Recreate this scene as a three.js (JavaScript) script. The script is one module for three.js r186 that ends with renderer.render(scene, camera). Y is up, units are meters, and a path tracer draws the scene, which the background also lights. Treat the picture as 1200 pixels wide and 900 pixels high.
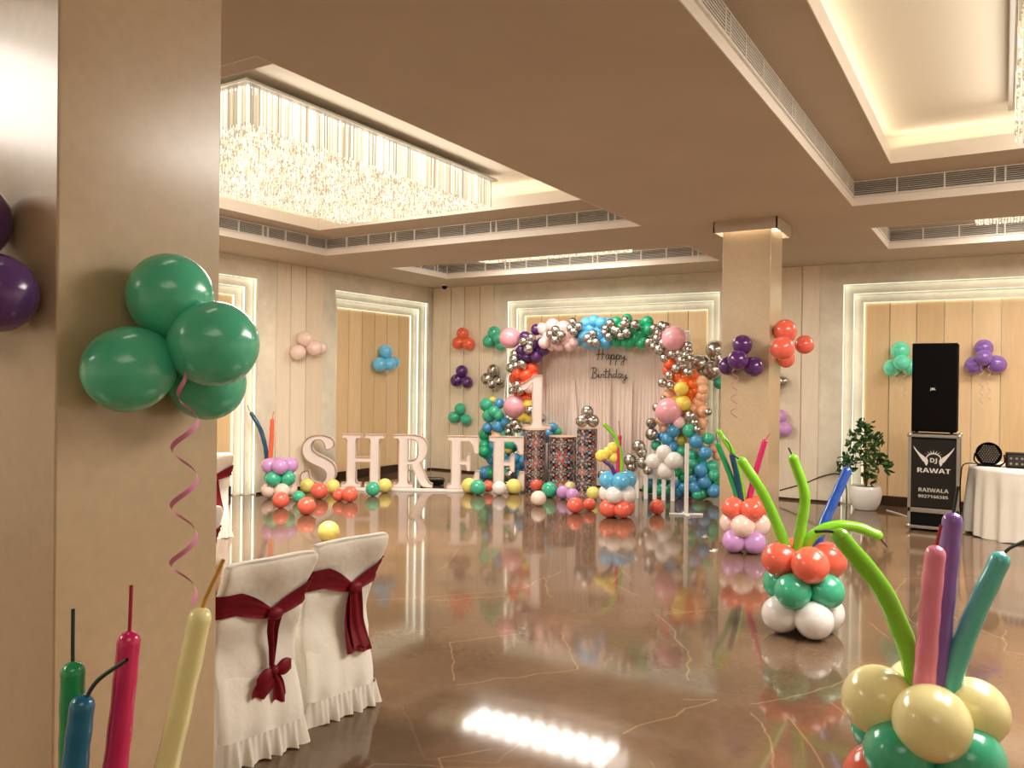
import * as THREE from 'three';
import { RectAreaLightUniformsLib } from 'three/addons/lights/RectAreaLightUniformsLib.js';
import { RoundedBoxGeometry } from 'three/addons/geometries/RoundedBoxGeometry.js';
import { TextGeometry } from 'three/addons/geometries/TextGeometry.js';
import { FontLoader } from 'three/addons/loaders/FontLoader.js';
import { mergeGeometries, toCreasedNormals } from 'three/addons/utils/BufferGeometryUtils.js';

// ------------------------------------------------------------------ camera, lights, exposure
const scene = new THREE.Scene();
scene.background = new THREE.Color(0x000000);
const camera = new THREE.PerspectiveCamera(50.756, 4 / 3, 0.05, 60);
camera.position.set(0, 1.6, 0);
camera.rotation.order = 'YXZ';
camera.rotation.set(-0.0052, 0.5458, 0.0122);
scene.add(camera);
const renderer = new THREE.WebGLRenderer({ antialias: true });
renderer.toneMapping = THREE.LinearToneMapping;
renderer.toneMappingExposure = 3.0;
renderer.shadowMap.enabled = true;
RectAreaLightUniformsLib.init();

const XL = -8.638, XR = 4.27, ZB = -11.49, ZF = 4.2, H = 3.192;   // room
// coffers in the ceiling: x0, x1, far z, near z, inset x, inset z
const COFFERS = [
  [-7.58, -3.19, -7.77, -2.77, 0.36, 0.5],
  [-1.18, 3.2, -7.77, -2.77, 0.36, 0.5],
  [-7.58, -3.19, -10.45, -9.08, 0.36, 0.3],
  [-1.18, 3.2, -10.42, -8.95, 0.36, 0.3],
  [-7.58, -3.19, -0.6, 3.2, 0.36, 0.5],
  [-1.18, 3.2, -0.6, 3.2, 0.36, 0.5],
];
const CHANDELIERS = [   // x0, x1, far z, near z
  [-6.39, -4.4, -6.8, -3.75], [0.05, 2.0, -6.8, -3.75], [-6.6, -4.27, -10.1, -9.42], [-0.27, 2.3, -10.05, -9.35], [-6.39, -4.4, -0.1, 2.6], [0.05, 2.0, -0.1, 2.6],
];
const GLOW = { chandelier: 4.8, side: 1.0, cove: 2.2, wall: 0.72, cap: 2.6 };
const WARM = 0xfff8ef, COVE = 0xfff3dc, WALLLED = 0xf4fdea;
function strip(colour, power, w, h, [x, y, z], [dx, dy, dz], up) {   // an area light of the strip's size, looking along d
  const l = new THREE.RectAreaLight(colour, power, w, h);
  l.position.set(x, y, z);
  if (up) l.up.set(...up);
  l.lookAt(x + dx, y + dy, z + dz);
  scene.add(l);
  return l;
}
const LEVEL = [0.92, 1, 0.95, 1.15, 0.5, 0.09];   // the two chandeliers behind the camera are dimmed
CHANDELIERS.forEach(([x0, x1, z0, z1], i) => {
  const cx = (x0 + x1) / 2, cz = (z0 + z1) / 2, k = LEVEL[i];
  const nx = i === 2 || i === 3 ? 10 : 1, nz = nx > 1 ? 3 : 1, w = (x1 - x0 - 0.06) / nx, d = (z1 - z0 - 0.06) / nz, fill = nx > 1 ? 0.72 : 1;   // narrow fittings carry rows of small modules
  for (let a = 0; a < nx; a++) for (let b = 0; b < nz; b++) strip(WARM, GLOW.chandelier * k / (fill * fill), w * fill, d * fill, [x0 + 0.03 + w * (a + 0.5), 3.308, z0 + 0.03 + d * (b + 0.5)], [0, -1, 0], [0, 0, 1]);
  strip(WARM, GLOW.side * k, x1 - x0, 0.24, [cx, 3.44, z0 - 0.02], [0, 0, -1]);
  strip(WARM, GLOW.side * k, x1 - x0, 0.24, [cx, 3.44, z1 + 0.02], [0, 0, 1]);
  strip(WARM, GLOW.side * k, z1 - z0, 0.24, [x0 - 0.02, 3.44, cz], [-1, 0, 0]);
  strip(WARM, GLOW.side * k, z1 - z0, 0.24, [x1 + 0.02, 3.44, cz], [1, 0, 0]);
});

// ------------------------------------------------------------------ helpers
let seed = 20240611;
const rand = () => { seed = (seed * 1664525 + 1013904223) >>> 0; return seed / 4294967296; };
const span = (a, b) => a + (b - a) * rand();
const used = new Map();
function numbered(n) { const k = used.get(n) || 0; used.set(n, k + 1); return k ? n + '_' + String(k).padStart(3, '0') : n; }
function shade(m) { m.castShadow = true; m.receiveShadow = true; return m; }
function mesh(name, geo, mat, parent) { const m = shade(new THREE.Mesh(geo, mat)); m.name = parent && parent !== scene ? name : numbered(name); (parent || scene).add(m); return m; }
function info(o, label, category, group) { o.userData.label = label; o.userData.category = category; if (group) o.userData.group = group; return o; }
function thing(name, label, category, [x, y, z] = [0, 0, 0], turn = 0, group) {
  const o = new THREE.Group(); o.name = numbered(name); o.position.set(x, y, z); o.rotation.y = turn; scene.add(o);
  return info(o, label, category, group);
}
function structure(name, label, category) { const o = new THREE.Group(); o.name = name; o.userData.kind = 'structure'; scene.add(o); return info(o, label, category); }
const V = (a) => new THREE.Vector3(a[0], a[1], a[2]);
function bx(x0, x1, y0, y1, z0, z1) { const g = new THREE.BoxGeometry(x1 - x0, y1 - y0, z1 - z0); g.translate((x0 + x1) / 2, (y0 + y1) / 2, (z0 + z1) / 2); return g; }
function rbx(x0, x1, y0, y1, z0, z1, r = 0.006, s = 2) { const g = new RoundedBoxGeometry(x1 - x0, y1 - y0, z1 - z0, s, r); g.translate((x0 + x1) / 2, (y0 + y1) / 2, (z0 + z1) / 2); return g; }
function join(list) { return mergeGeometries(list.map((g) => { const c = g.index ? g.toNonIndexed() : g.clone(); for (const k of Object.keys(c.attributes)) if (!['position', 'normal', 'uv'].includes(k)) c.deleteAttribute(k); if (!c.attributes.uv) c.setAttribute('uv', new THREE.BufferAttribute(new Float32Array(c.attributes.position.count * 2), 2)); return c; })); }
function metric(g, du = 0, dv = 0) {   // uv in metres, from the face's main direction
  const q = g.index ? g.toNonIndexed() : g, p = q.attributes.position, n = q.attributes.normal, uv = new Float32Array(p.count * 2);
  for (let i = 0; i < p.count; i++) {
    const ax = Math.abs(n.getX(i)), ay = Math.abs(n.getY(i)), az = Math.abs(n.getZ(i));
    let u, v;
    if (ay > ax && ay > az) { u = p.getX(i); v = p.getZ(i); } else if (ax > az) { u = p.getZ(i); v = p.getY(i); } else { u = p.getX(i); v = p.getY(i); }
    uv[2 * i] = u + du; uv[2 * i + 1] = v + dv;
  }
  q.setAttribute('uv', new THREE.BufferAttribute(uv, 2));
  return q;
}
function tube(pts, r, seg = 24, rad = 8) { return new THREE.TubeGeometry(new THREE.CatmullRomCurve3(pts.map(V)), seg, r, rad, false); }
function grid(nu, nv, fn, closeU = false) {   // surface from a function of (u, v) in 0..1
  const pos = [], uv = [], idx = [];
  for (let j = 0; j <= nv; j++) for (let i = 0; i <= nu; i++) { const p = fn(i / nu, j / nv); pos.push(p[0], p[1], p[2]); uv.push(i / nu, j / nv); }
  for (let j = 0; j < nv; j++) for (let i = 0; i < nu; i++) { const a = j * (nu + 1) + i, b = a + 1, c = a + nu + 1, d = c + 1; idx.push(a, b, d, a, d, c); }
  const g = new THREE.BufferGeometry();
  g.setAttribute('position', new THREE.Float32BufferAttribute(pos, 3)); g.setAttribute('uv', new THREE.Float32BufferAttribute(uv, 2)); g.setIndex(idx); g.computeVertexNormals();
  return g;
}
// ------------------------------------------------------------------ textures
function hash(x, y, s) { let h = (x * 374761393 + y * 668265263 + s * 974711) | 0; h = Math.imul(h ^ (h >>> 13), 1274126177); return ((h ^ (h >>> 16)) >>> 0) / 4294967296; }
function vnoise(x, y, px, py, s) {   // value noise that repeats after px, py cells
  const xi = Math.floor(x), yi = Math.floor(y), fx = x - xi, fy = y - yi, u = fx * fx * (3 - 2 * fx), v = fy * fy * (3 - 2 * fy);
  const m = (a, b) => ((a % b) + b) % b, h = (i, j) => hash(m(xi + i, px), m(yi + j, py), s);
  return (h(0, 0) * (1 - u) + h(1, 0) * u) * (1 - v) + (h(0, 1) * (1 - u) + h(1, 1) * u) * v;
}
function fbm(u, v, cells, oct, s, ay = 1) { let t = 0, a = 0.5, n = 0; for (let o = 0; o < oct; o++) { const c = cells << o, cy = Math.max(1, Math.round(c * ay)); t += a * vnoise(u * c, v * cy, c, cy, s + o); n += a; a *= 0.55; } return t / n; }
function texture(n, metres, fn, srgb = true, my = metres) {
  const d = new Uint8Array(n * n * 4);
  for (let y = 0; y < n; y++) for (let x = 0; x < n; x++) { const c = fn(x / n, y / n), k = (y * n + x) * 4; d[k] = Math.max(0, Math.min(255, c[0])); d[k + 1] = Math.max(0, Math.min(255, c[1])); d[k + 2] = Math.max(0, Math.min(255, c[2])); d[k + 3] = 255; }
  const t = new THREE.DataTexture(d, n, n); t.wrapS = t.wrapT = THREE.RepeatWrapping; t.magFilter = THREE.LinearFilter; t.minFilter = THREE.LinearMipmapLinearFilter; t.generateMipmaps = true;
  if (srgb) t.colorSpace = THREE.SRGBColorSpace;
  t.repeat.set(1 / metres, 1 / my); t.needsUpdate = true;
  return t;
}
const grey = (a, k) => [a[0] * k, a[1] * k, a[2] * k];
const plasterTex = texture(512, 2.6, (u, v) => { const a = fbm(u, v, 4, 5, 11), b = fbm(u, v, 24, 3, 40); const k = 0.84 + 0.24 * a + 0.07 * (b - 0.5); return [236 * k, 226 * k, 204 * k]; });
const paintTex = texture(256, 3, (u, v) => { const k = 0.96 + 0.06 * fbm(u, v, 6, 4, 77); return [198 * k, 182 * k, 162 * k]; });
const grainTex = texture(512, 1.2, (u, v) => { const w = fbm(u, v, 3, 2, 5, 0.5) * 0.12, a = fbm(u + w, v, 48, 3, 9, 0.06), b = fbm(u, v, 4, 3, 19, 0.5); const k = 0.93 + 0.05 * a + 0.04 * b; return [255 * k, 252 * k, 247 * k]; });
const laminateTex = texture(512, 2, (u, v) => { const k = 0.92 + 0.08 * fbm(u, v, 5, 4, 31) + 0.05 * (fbm(u, v, 80, 2, 61) - 0.5); return [206 * k, 180 * k, 146 * k]; });
const waveTex = texture(256, 1.6, (u, v) => { const a = 255 * fbm(u, v, 3, 3, 91); return [a, a, a]; }, false);
const creaseTex = texture(256, 0.5, (u, v) => { const a = 255 * fbm(u + 0.15 * fbm(u, v, 3, 2, 7), v, 4, 4, 131); return [a, a, a]; }, false);
const weaveTex = texture(256, 0.25, (u, v) => { const a = 128 + 60 * Math.sin(u * 2 * Math.PI * 40) * Math.sin(v * 2 * Math.PI * 40) + 60 * (fbm(u, v, 16, 3, 3) - 0.5); return [a, a, a]; }, false);
const GARLAND_COLOURS = ['pinkrose','plum','chrome','vermilion','pinkpale','yellow','azure','jade','sky','emerald','orange','peach','olive'];
const GARLAND = [[0,-6.608,2.251,-10.798,0.167],[1,-6.151,2.377,-10.835,0.09],[1,-6.322,2.256,-10.785,0.099],[1,-6.059,2.163,-10.843,0.098],[1,-6.202,2.13,-10.796,0.102],[1,-6.401,2.05,-10.813,0.096],[1,-6.303,1.951,-10.844,0.107],[1,-6.125,1.959,-10.799,0.098],[1,-6.022,2.064,-10.846,0.095],[1,-6.415,1.967,-10.807,0.083],[1,-6.265,2.033,-10.843,0.099],[2,-6.131,2.235,-10.638,0.073],[2,-6.258,2.188,-10.632,0.068],[2,-6.165,2.073,-10.623,0.078],[2,-6.148,2.155,-10.638,0.057],[2,-6.46,1.914,-10.691,0.082],[2,-6.507,1.782,-10.675,0.079],[2,-6.301,1.841,-10.662,0.073],[2,-6.42,1.815,-10.677,0.066],[2,-6.45,1.996,-10.684,0.066],[3,-6.417,1.701,-10.752,0.115],[3,-6.225,1.776,-10.845,0.102],[3,-6.29,1.669,-10.764,0.107],[3,-6.515,1.618,-10.821,0.1],[3,-6.179,1.638,-10.836,0.09],[3,-6.328,1.323,-10.838,0.096],[3,-6.433,1.37,-10.819,0.091],[3,-6.328,1.505,-10.768,0.099],[3,-6.231,1.44,-10.832,0.099],[3,-6.267,1.571,-10.792,0.099],[2,-6.379,1.52,-10.647,0.074],[2,-6.469,1.43,-10.653,0.062],[2,-6.314,1.433,-10.649,0.062],[2,-6.404,1.471,-10.659,0.066],[4,-6.184,1.49,-10.704,0.098],[0,-6.465,1.182,-10.729,0.178],[5,-6.256,1.226,-10.782,0.082],[5,-6.375,1.034,-10.807,0.091],[5,-6.236,1.012,-10.819,0.082],[2,-6.179,1.132,-10.717,0.081],[2,-6.457,0.925,-10.722,0.082],[2,-6.41,0.851,-10.728,0.074],[2,-6.559,0.789,-10.708,0.066],[2,-5.977,1.025,-10.712,0.065],[2,-6.259,0.851,-10.73,0.065],[2,-6.539,0.889,-10.717,0.063],[6,-5.841,0.88,-10.817,0.084],[6,-5.895,0.783,-10.782,0.089],[7,-5.938,0.827,-10.827,0.081],[7,-5.803,0.815,-10.871,0.081],[7,-5.979,0.729,-10.802,0.098],[7,-5.877,0.713,-10.888,0.098],[4,-6.005,2.372,-10.808,0.098],[4,-5.84,2.431,-10.774,0.105],[4,-5.69,2.399,-10.835,0.105],[4,-5.926,2.25,-10.801,0.097],[4,-5.82,2.16,-10.846,0.097],[4,-5.606,2.218,-10.783,0.104],[4,-5.726,2.123,-10.774,0.088],[4,-5.556,2.122,-10.793,0.088],[4,-5.47,2.167,-10.762,0.079],[4,-5.878,2.127,-10.819,0.084],[4,-6.028,2.403,-10.78,0.073],[4,-5.756,2.317,-10.791,0.113],[4,-5.522,2.313,-10.792,0.096],[4,-5.93,2.16,-10.684,0.088],[2,-5.698,2.344,-10.613,0.071],[2,-5.786,2.282,-10.611,0.067],[2,-5.611,2.267,-10.621,0.076],[2,-5.708,2.196,-10.617,0.071],[2,-5.814,2.309,-10.629,0.048],[2,-5.427,2.459,-10.636,0.063],[2,-5.469,2.366,-10.637,0.063],[2,-5.319,2.393,-10.63,0.066],[2,-5.406,2.317,-10.634,0.066],[8,-5.292,2.452,-10.822,0.095],[8,-5.165,2.479,-10.811,0.094],[8,-5.031,2.443,-10.783,0.093],[8,-4.942,2.445,-10.848,0.081],[8,-5.352,2.357,-10.804,0.098],[8,-5.226,2.356,-10.833,0.098],[8,-5.073,2.338,-10.838,0.097],[8,-5.423,2.202,-10.844,0.088],[8,-5.142,2.148,-10.773,0.091],[8,-4.984,2.149,-10.837,0.094],[8,-5.117,2.259,-10.825,0.1],[8,-4.905,2.239,-10.811,0.085],[8,-5.295,2.259,-10.763,0.098],[8,-5.28,2.153,-10.842,0.087],[2,-5.089,2.279,-10.621,0.065],[2,-5.166,2.219,-10.619,0.074],[2,-5.032,2.154,-10.612,0.065],[2,-5.135,2.156,-10.614,0.056],[2,-4.811,2.417,-10.613,0.069],[2,-4.889,2.346,-10.624,0.064],[2,-4.754,2.334,-10.622,0.061],[2,-4.836,2.235,-10.623,0.061],[2,-4.899,2.29,-10.612,0.054],[9,-4.617,2.491,-10.754,0.079],[9,-4.818,2.456,-10.835,0.085],[9,-4.339,2.443,-10.832,0.091],[9,-4.482,2.401,-10.827,0.084],[9,-4.713,2.376,-10.827,0.092],[9,-4.405,2.291,-10.802,0.1],[9,-4.497,2.216,-10.791,0.1],[9,-4.642,2.159,-10.824,0.095],[9,-4.803,2.178,-10.85,0.093],[9,-4.569,2.157,-10.808,0.089],[9,-4.376,2.17,-10.813,0.091],[9,-4.83,2.268,-10.793,0.09],[9,-4.291,2.331,-10.755,0.087],[9,-4.411,2.133,-10.781,0.073],[9,-4.535,2.309,-10.798,0.095],[2,-4.59,2.405,-10.618,0.072],[2,-4.434,2.395,-10.616,0.072],[2,-4.708,2.312,-10.629,0.073],[2,-4.553,2.284,-10.612,0.068],[2,-4.579,2.465,-10.614,0.054],[2,-4.65,2.24,-10.613,0.054],[2,-4.189,2.342,-10.722,0.067],[2,-4.144,2.277,-10.746,0.067],[2,-4.035,2.364,-10.746,0.067],[2,-4.282,2.151,-10.764,0.075],[2,-4.199,2.089,-10.732,0.063],[2,-4.133,2.045,-10.766,0.087],[2,-4.1,2.388,-10.766,0.06],[2,-4.163,2.2,-10.757,0.078],[2,-4.047,1.925,-10.76,0.067],[2,-4.065,2.133,-10.75,0.074],[0,-3.909,2.196,-10.745,0.174],[2,-3.824,1.997,-10.73,0.066],[2,-3.922,1.982,-10.721,0.066],[2,-3.702,2.098,-10.724,0.058],[2,-3.725,1.966,-10.708,0.058],[2,-3.866,1.782,-10.728,0.074],[2,-3.773,1.892,-10.678,0.066],[2,-3.686,1.732,-10.693,0.07],[2,-3.763,1.82,-10.721,0.053],[2,-3.683,2.039,-10.715,0.052],[2,-3.649,1.922,-10.709,0.052],[3,-3.982,1.843,-10.814,0.097],[3,-4.03,1.747,-10.838,0.075],[2,-3.944,1.686,-10.666,0.062],[2,-4.039,1.582,-10.66,0.066],[2,-3.929,1.545,-10.681,0.062],[10,-3.876,1.674,-10.802,0.092],[10,-3.782,1.66,-10.841,0.107],[10,-3.675,1.69,-10.84,0.091],[10,-3.65,1.573,-10.816,0.091],[10,-3.712,1.454,-10.824,0.091],[10,-3.785,1.571,-10.767,0.091],[10,-3.625,1.485,-10.834,0.081],[10,-3.704,1.372,-10.848,0.074],[5,-3.759,1.507,-10.635,0.096],[5,-3.744,1.309,-10.677,0.111],[5,-3.721,1.248,-10.815,0.081],[5,-3.892,1.333,-10.776,0.071],[11,-3.61,1.323,-10.887,0.103],[11,-3.517,1.195,-10.837,0.091],[11,-3.992,1.404,-10.792,0.092],[11,-4.07,1.044,-10.804,0.093],[11,-3.539,1.034,-10.82,0.091],[11,-3.567,0.943,-10.864,0.081],[11,-3.54,1.413,-10.853,0.091],[11,-3.992,1.449,-10.873,0.078],[11,-4.056,0.939,-10.813,0.078],[11,-3.683,1.219,-10.837,0.103],[11,-3.795,1.128,-10.812,0.103],[11,-3.655,0.925,-10.857,0.103],[11,-3.842,0.916,-10.868,0.104],[11,-3.541,1.603,-10.829,0.088],[11,-3.513,1.502,-10.812,0.08],[0,-3.928,1.197,-10.625,0.183],[4,-3.782,1.046,-10.649,0.09],[2,-3.639,1.137,-10.667,0.084],[2,-3.579,1.053,-10.67,0.065],[2,-4.032,1.375,-10.691,0.041],[2,-4.126,1.24,-10.679,0.062],[2,-4.204,1.019,-10.686,0.075],[2,-4.2,0.864,-10.699,0.093],[2,-3.398,1.196,-10.699,0.052],[7,-7.013,1.197,-10.772,0.11],[7,-6.952,1.029,-10.774,0.115],[7,-6.753,1.037,-10.731,0.087],[7,-6.828,1.096,-10.704,0.092],[6,-6.782,1.223,-10.785,0.087],[6,-6.766,0.863,-10.736,0.1],[6,-6.962,0.838,-10.731,0.084],[6,-6.628,0.928,-10.734,0.08],[5,-6.94,1.275,-10.844,0.058],[6,-6.869,0.552,-10.803,0.097],[7,-6.111,0.273,-10.772,0.097],[6,-6.319,0.7,-10.82,0.089],[6,-6.375,0.603,-10.776,0.097],[6,-7.002,0.104,-10.818,0.099],[6,-6.21,0.16,-10.885,0.112],[6,-6.467,0.375,-10.741,0.09],[7,-6.126,0.231,-10.791,0.089],[6,-7.055,0.111,-10.795,0.106],[11,-6.139,0.422,-10.733,0.09],[9,-7.049,0.555,-10.784,0.095],[6,-6.798,0.393,-10.757,0.089],[11,-6.216,0.218,-10.814,0.109],[9,-6.19,0.357,-10.798,0.089],[9,-6.199,0.13,-10.746,0.085],[6,-6.962,0.327,-10.879,0.092],[6,-6.456,0.31,-10.871,0.108],[7,-6.578,0.544,-10.872,0.088],[7,-6.629,0.736,-10.78,0.099],[6,-6.583,0.323,-10.799,0.094],[6,-6.256,0.353,-10.732,0.103],[9,-6.202,0.556,-10.854,0.109],[6,-6.689,0.393,-10.877,0.099],[6,-6.892,0.68,-10.868,0.096],[6,-6.356,0.109,-10.864,0.104],[6,-6.26,0.111,-10.873,0.106],[6,-6.261,0.634,-10.861,0.108],[7,-6.672,0.313,-10.826,0.098],[7,-7.0,0.423,-10.811,0.103],[9,-7.013,0.459,-10.717,0.096],[6,-7.011,0.12,-10.871,0.115],[11,-6.795,0.719,-10.754,0.092],[6,-6.304,0.113,-10.843,0.108],[9,-6.949,0.107,-10.831,0.102],[6,-6.85,0.105,-10.877,0.1],[11,-6.159,0.249,-10.781,0.092],[7,-6.883,0.517,-10.829,0.1],[7,-6.583,0.109,-10.882,0.104],[6,-6.417,0.098,-10.857,0.093],[9,-6.198,0.246,-10.838,0.106],[7,-6.539,0.616,-10.711,0.107],[9,-7.089,0.719,-10.856,0.104],[7,-6.592,0.109,-10.773,0.104],[6,-6.459,0.299,-10.835,0.112],[5,-6.551,0.515,-10.708,0.06],[5,-6.614,0.578,-10.707,0.066],[2,-6.516,0.12,-10.71,0.093],[6,-3.86,0.931,-10.649,0.093],[6,-3.951,0.807,-10.662,0.095],[6,-4.041,0.834,-10.709,0.073],[6,-3.542,0.795,-10.641,0.097],[6,-3.413,0.652,-10.641,0.093],[6,-3.472,0.407,-10.653,0.093],[6,-3.595,0.266,-10.719,0.088],[6,-3.552,0.166,-10.67,0.094],[6,-3.418,0.253,-10.65,0.087],[6,-3.302,0.142,-10.686,0.093],[6,-3.792,0.094,-10.716,0.089],[6,-3.715,0.144,-10.667,0.076],[6,-3.847,0.199,-10.69,0.076],[6,-3.886,0.707,-10.68,0.085],[7,-3.643,0.94,-10.653,0.096],[7,-3.388,0.841,-10.69,0.081],[7,-4.128,0.711,-10.681,0.073],[7,-3.635,0.598,-10.745,0.094],[7,-3.62,0.482,-10.731,0.094],[7,-3.491,0.093,-10.723,0.088],[7,-3.343,0.465,-10.75,0.087],[7,-3.313,0.354,-10.714,0.087],[7,-3.766,0.652,-10.717,0.076],[7,-3.518,0.08,-10.652,0.075],[7,-3.649,0.38,-10.718,0.076],[7,-3.972,0.082,-10.747,0.077],[7,-4.085,0.082,-10.662,0.077],[12,-3.765,0.788,-10.708,0.074],[11,-3.363,0.709,-10.832,0.071],[11,-3.306,0.596,-10.816,0.058],[9,-3.375,0.232,-10.892,0.093],[9,-3.453,0.109,-10.872,0.093],[9,-3.551,0.546,-10.834,0.093],[9,-3.918,0.486,-10.875,0.095],[9,-4.04,0.24,-10.822,0.095],[9,-4.174,0.153,-10.891,0.087],[9,-3.734,0.263,-10.818,0.094],[9,-4.282,0.084,-10.886,0.079],[9,-4.319,0.075,-10.841,0.07],[9,-3.874,0.317,-10.861,0.086],[6,-4.228,0.154,-10.84,0.087],[6,-4.068,0.101,-10.807,0.086],[6,-3.983,0.344,-10.862,0.087],[6,-4.241,0.265,-10.774,0.07],[6,-3.482,0.436,-10.785,0.092],[6,-3.726,0.09,-10.854,0.085],[2,-3.511,0.965,-10.592,0.051],[2,-3.855,0.141,-10.594,0.039],[2,-4.182,1.03,-10.598,0.056],[2,-4.16,0.869,-10.595,0.09],[2,-4.182,0.723,-10.187,0.09],[2,-4.146,0.65,-10.2,0.075],[2,-4.315,0.53,-10.213,0.09],[2,-4.12,0.511,-10.193,0.086],[2,-4.29,0.439,-10.221,0.075],[2,-4.043,0.418,-10.181,0.066],[2,-4.943,0.24,-10.687,0.071],[2,-4.889,0.118,-10.699,0.071]];
const CL = {};
CL.nearGreen = [[-1.833,1.804,-1.322,0.107],[-1.835,1.614,-1.208,0.105],[-1.839,1.583,-1.442,0.101],[-1.702,1.681,-1.354,0.108]];
CL.nearPurple = [[-2.033,1.79,-0.997,0.093],[-2.159,1.976,-0.995,0.095],[-2.306,1.808,-0.991,0.099]];
CL.palePink = [[-8.528,2.149,-8.33,0.11],[-8.529,1.95,-8.203,0.109],[-8.468,2.019,-8.455,0.11],[-8.544,2.029,-8.669,0.094]];
CL.blueLeft = [[-8.755,2.042,-10.372,0.113],[-8.749,1.826,-10.219,0.119],[-8.682,1.83,-10.376,0.106],[-8.76,1.863,-10.58,0.107]];
CL.orangeBack = [[-7.919,2.379,-11.387,0.102],[-8.0,2.219,-11.38,0.11],[-7.788,2.202,-11.381,0.109]];
CL.purpleBack = [[-7.927,1.737,-11.387,0.102],[-8.026,1.575,-11.38,0.11],[-7.819,1.548,-11.388,0.102]];
CL.greenLow = [[-7.958,1.093,-11.394,0.095],[-8.076,0.943,-11.387,0.103],[-7.832,0.907,-11.395,0.095]];
CL.silverBack = [[-7.288,1.754,-11.39,0.1],[-7.4,1.61,-11.382,0.107],[-7.172,1.57,-11.397,0.092],[-7.255,1.526,-11.317,0.092]];
CL.greenHigh = [[-7.276,2.38,-11.383,0.107],[-7.375,2.239,-11.382,0.107],[-7.143,2.18,-11.39,0.099],[-7.145,2.289,-11.311,0.099]];
CL.pillarPurple = [[-2.175,1.968,-7.885,0.095],[-2.315,1.761,-7.888,0.092],[-2.066,1.753,-7.885,0.095],[-2.18,1.815,-7.762,0.098]];
CL.pillarCoral = [[-1.828,2.107,-8.122,0.112],[-1.716,1.989,-8.484,0.094],[-1.855,1.838,-8.298,0.085],[-1.787,1.93,-7.848,0.113]];
CL.mint = [[-1.154,2.039,-11.603,0.116],[-1.242,1.818,-11.608,0.111],[-1.042,1.829,-11.615,0.105],[-1.121,1.882,-11.495,0.104]];
CL.violet = [[-0.216,2.064,-11.614,0.106],[-0.314,1.852,-11.608,0.112],[-0.077,1.863,-11.609,0.11],[-0.212,1.944,-11.5,0.1]];
CL.lilac = [[-2.555,0.97,-11.385,0.105],[-2.617,1.143,-11.396,0.094],[-2.717,0.963,-11.395,0.094]];
CL.silverSmall = [[-2.583,1.623,-11.419,0.07],[-2.706,1.692,-11.401,0.088],[-2.703,1.528,-11.401,0.088]];
CL.silverBig = [[-3.752,1.867,-11.348,0.141],[-3.549,1.77,-11.344,0.146],[-3.52,2.062,-11.356,0.134],[-3.391,1.925,-11.261,0.108],[-3.467,1.589,-11.404,0.085]];
CL.whiteFlower = [[-3.829,0.659,-10.2,0.106],[-3.974,0.536,-10.2,0.107],[-3.692,0.562,-10.2,0.118],[-3.809,0.416,-10.2,0.106]];
CL.trio = [[-4.982,1.042,-10.08,0.087],[-4.87,1.042,-10.2,0.088],[-4.928,1.166,-10.14,0.088]];
const LOOSE = [['coral',-7.518,0.099,-6.977,0.099],['jade',-7.668,0.076,-7.417,0.076],['coral',-6.907,0.104,-6.802,0.104],['coral',-7.67,0.112,-7.78,0.112],['lemon',-8.228,0.1,-8.115,0.1],['lemon',-7.888,0.1,-8.26,0.1],['coral',-7.335,0.083,-7.792,0.083],['coral',-7.171,0.104,-7.821,0.104],['jade',-7.285,0.098,-8.398,0.098],['lemon',-7.369,0.101,-8.745,0.101],['lemon',-5.586,0.104,-5.798,0.104],['lemon',-6.395,0.108,-9.408,0.108],['jade',-6.205,0.106,-9.339,0.106],['coral',-6.228,0.085,-9.636,0.085],['white',-5.943,0.1,-9.478,0.1],['lemon',-5.846,0.108,-9.705,0.108],['coral',-5.723,0.098,-10.117,0.098],['ivory',-5.035,0.098,-8.971,0.098],['jade',-5.26,0.11,-9.677,0.11],['lilac',-5.053,0.092,-9.682,0.092],['lilac',-4.845,0.09,-9.551,0.09],['cream',-5.243,0.085,-10.253,0.085],['coral',-4.397,0.098,-8.741,0.098],['coral',-4.337,0.079,-9.018,0.079],['lemon',-4.69,0.092,-9.851,0.092],['coral',-3.545,0.092,-9.234,0.092]];
CL.cenYellow = [[-4.012,0.722,-8.65,0.075],[-3.902,0.818,-8.717,0.068],[-3.888,0.703,-8.725,0.068],[-3.945,0.767,-8.691,0.065]];
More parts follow.
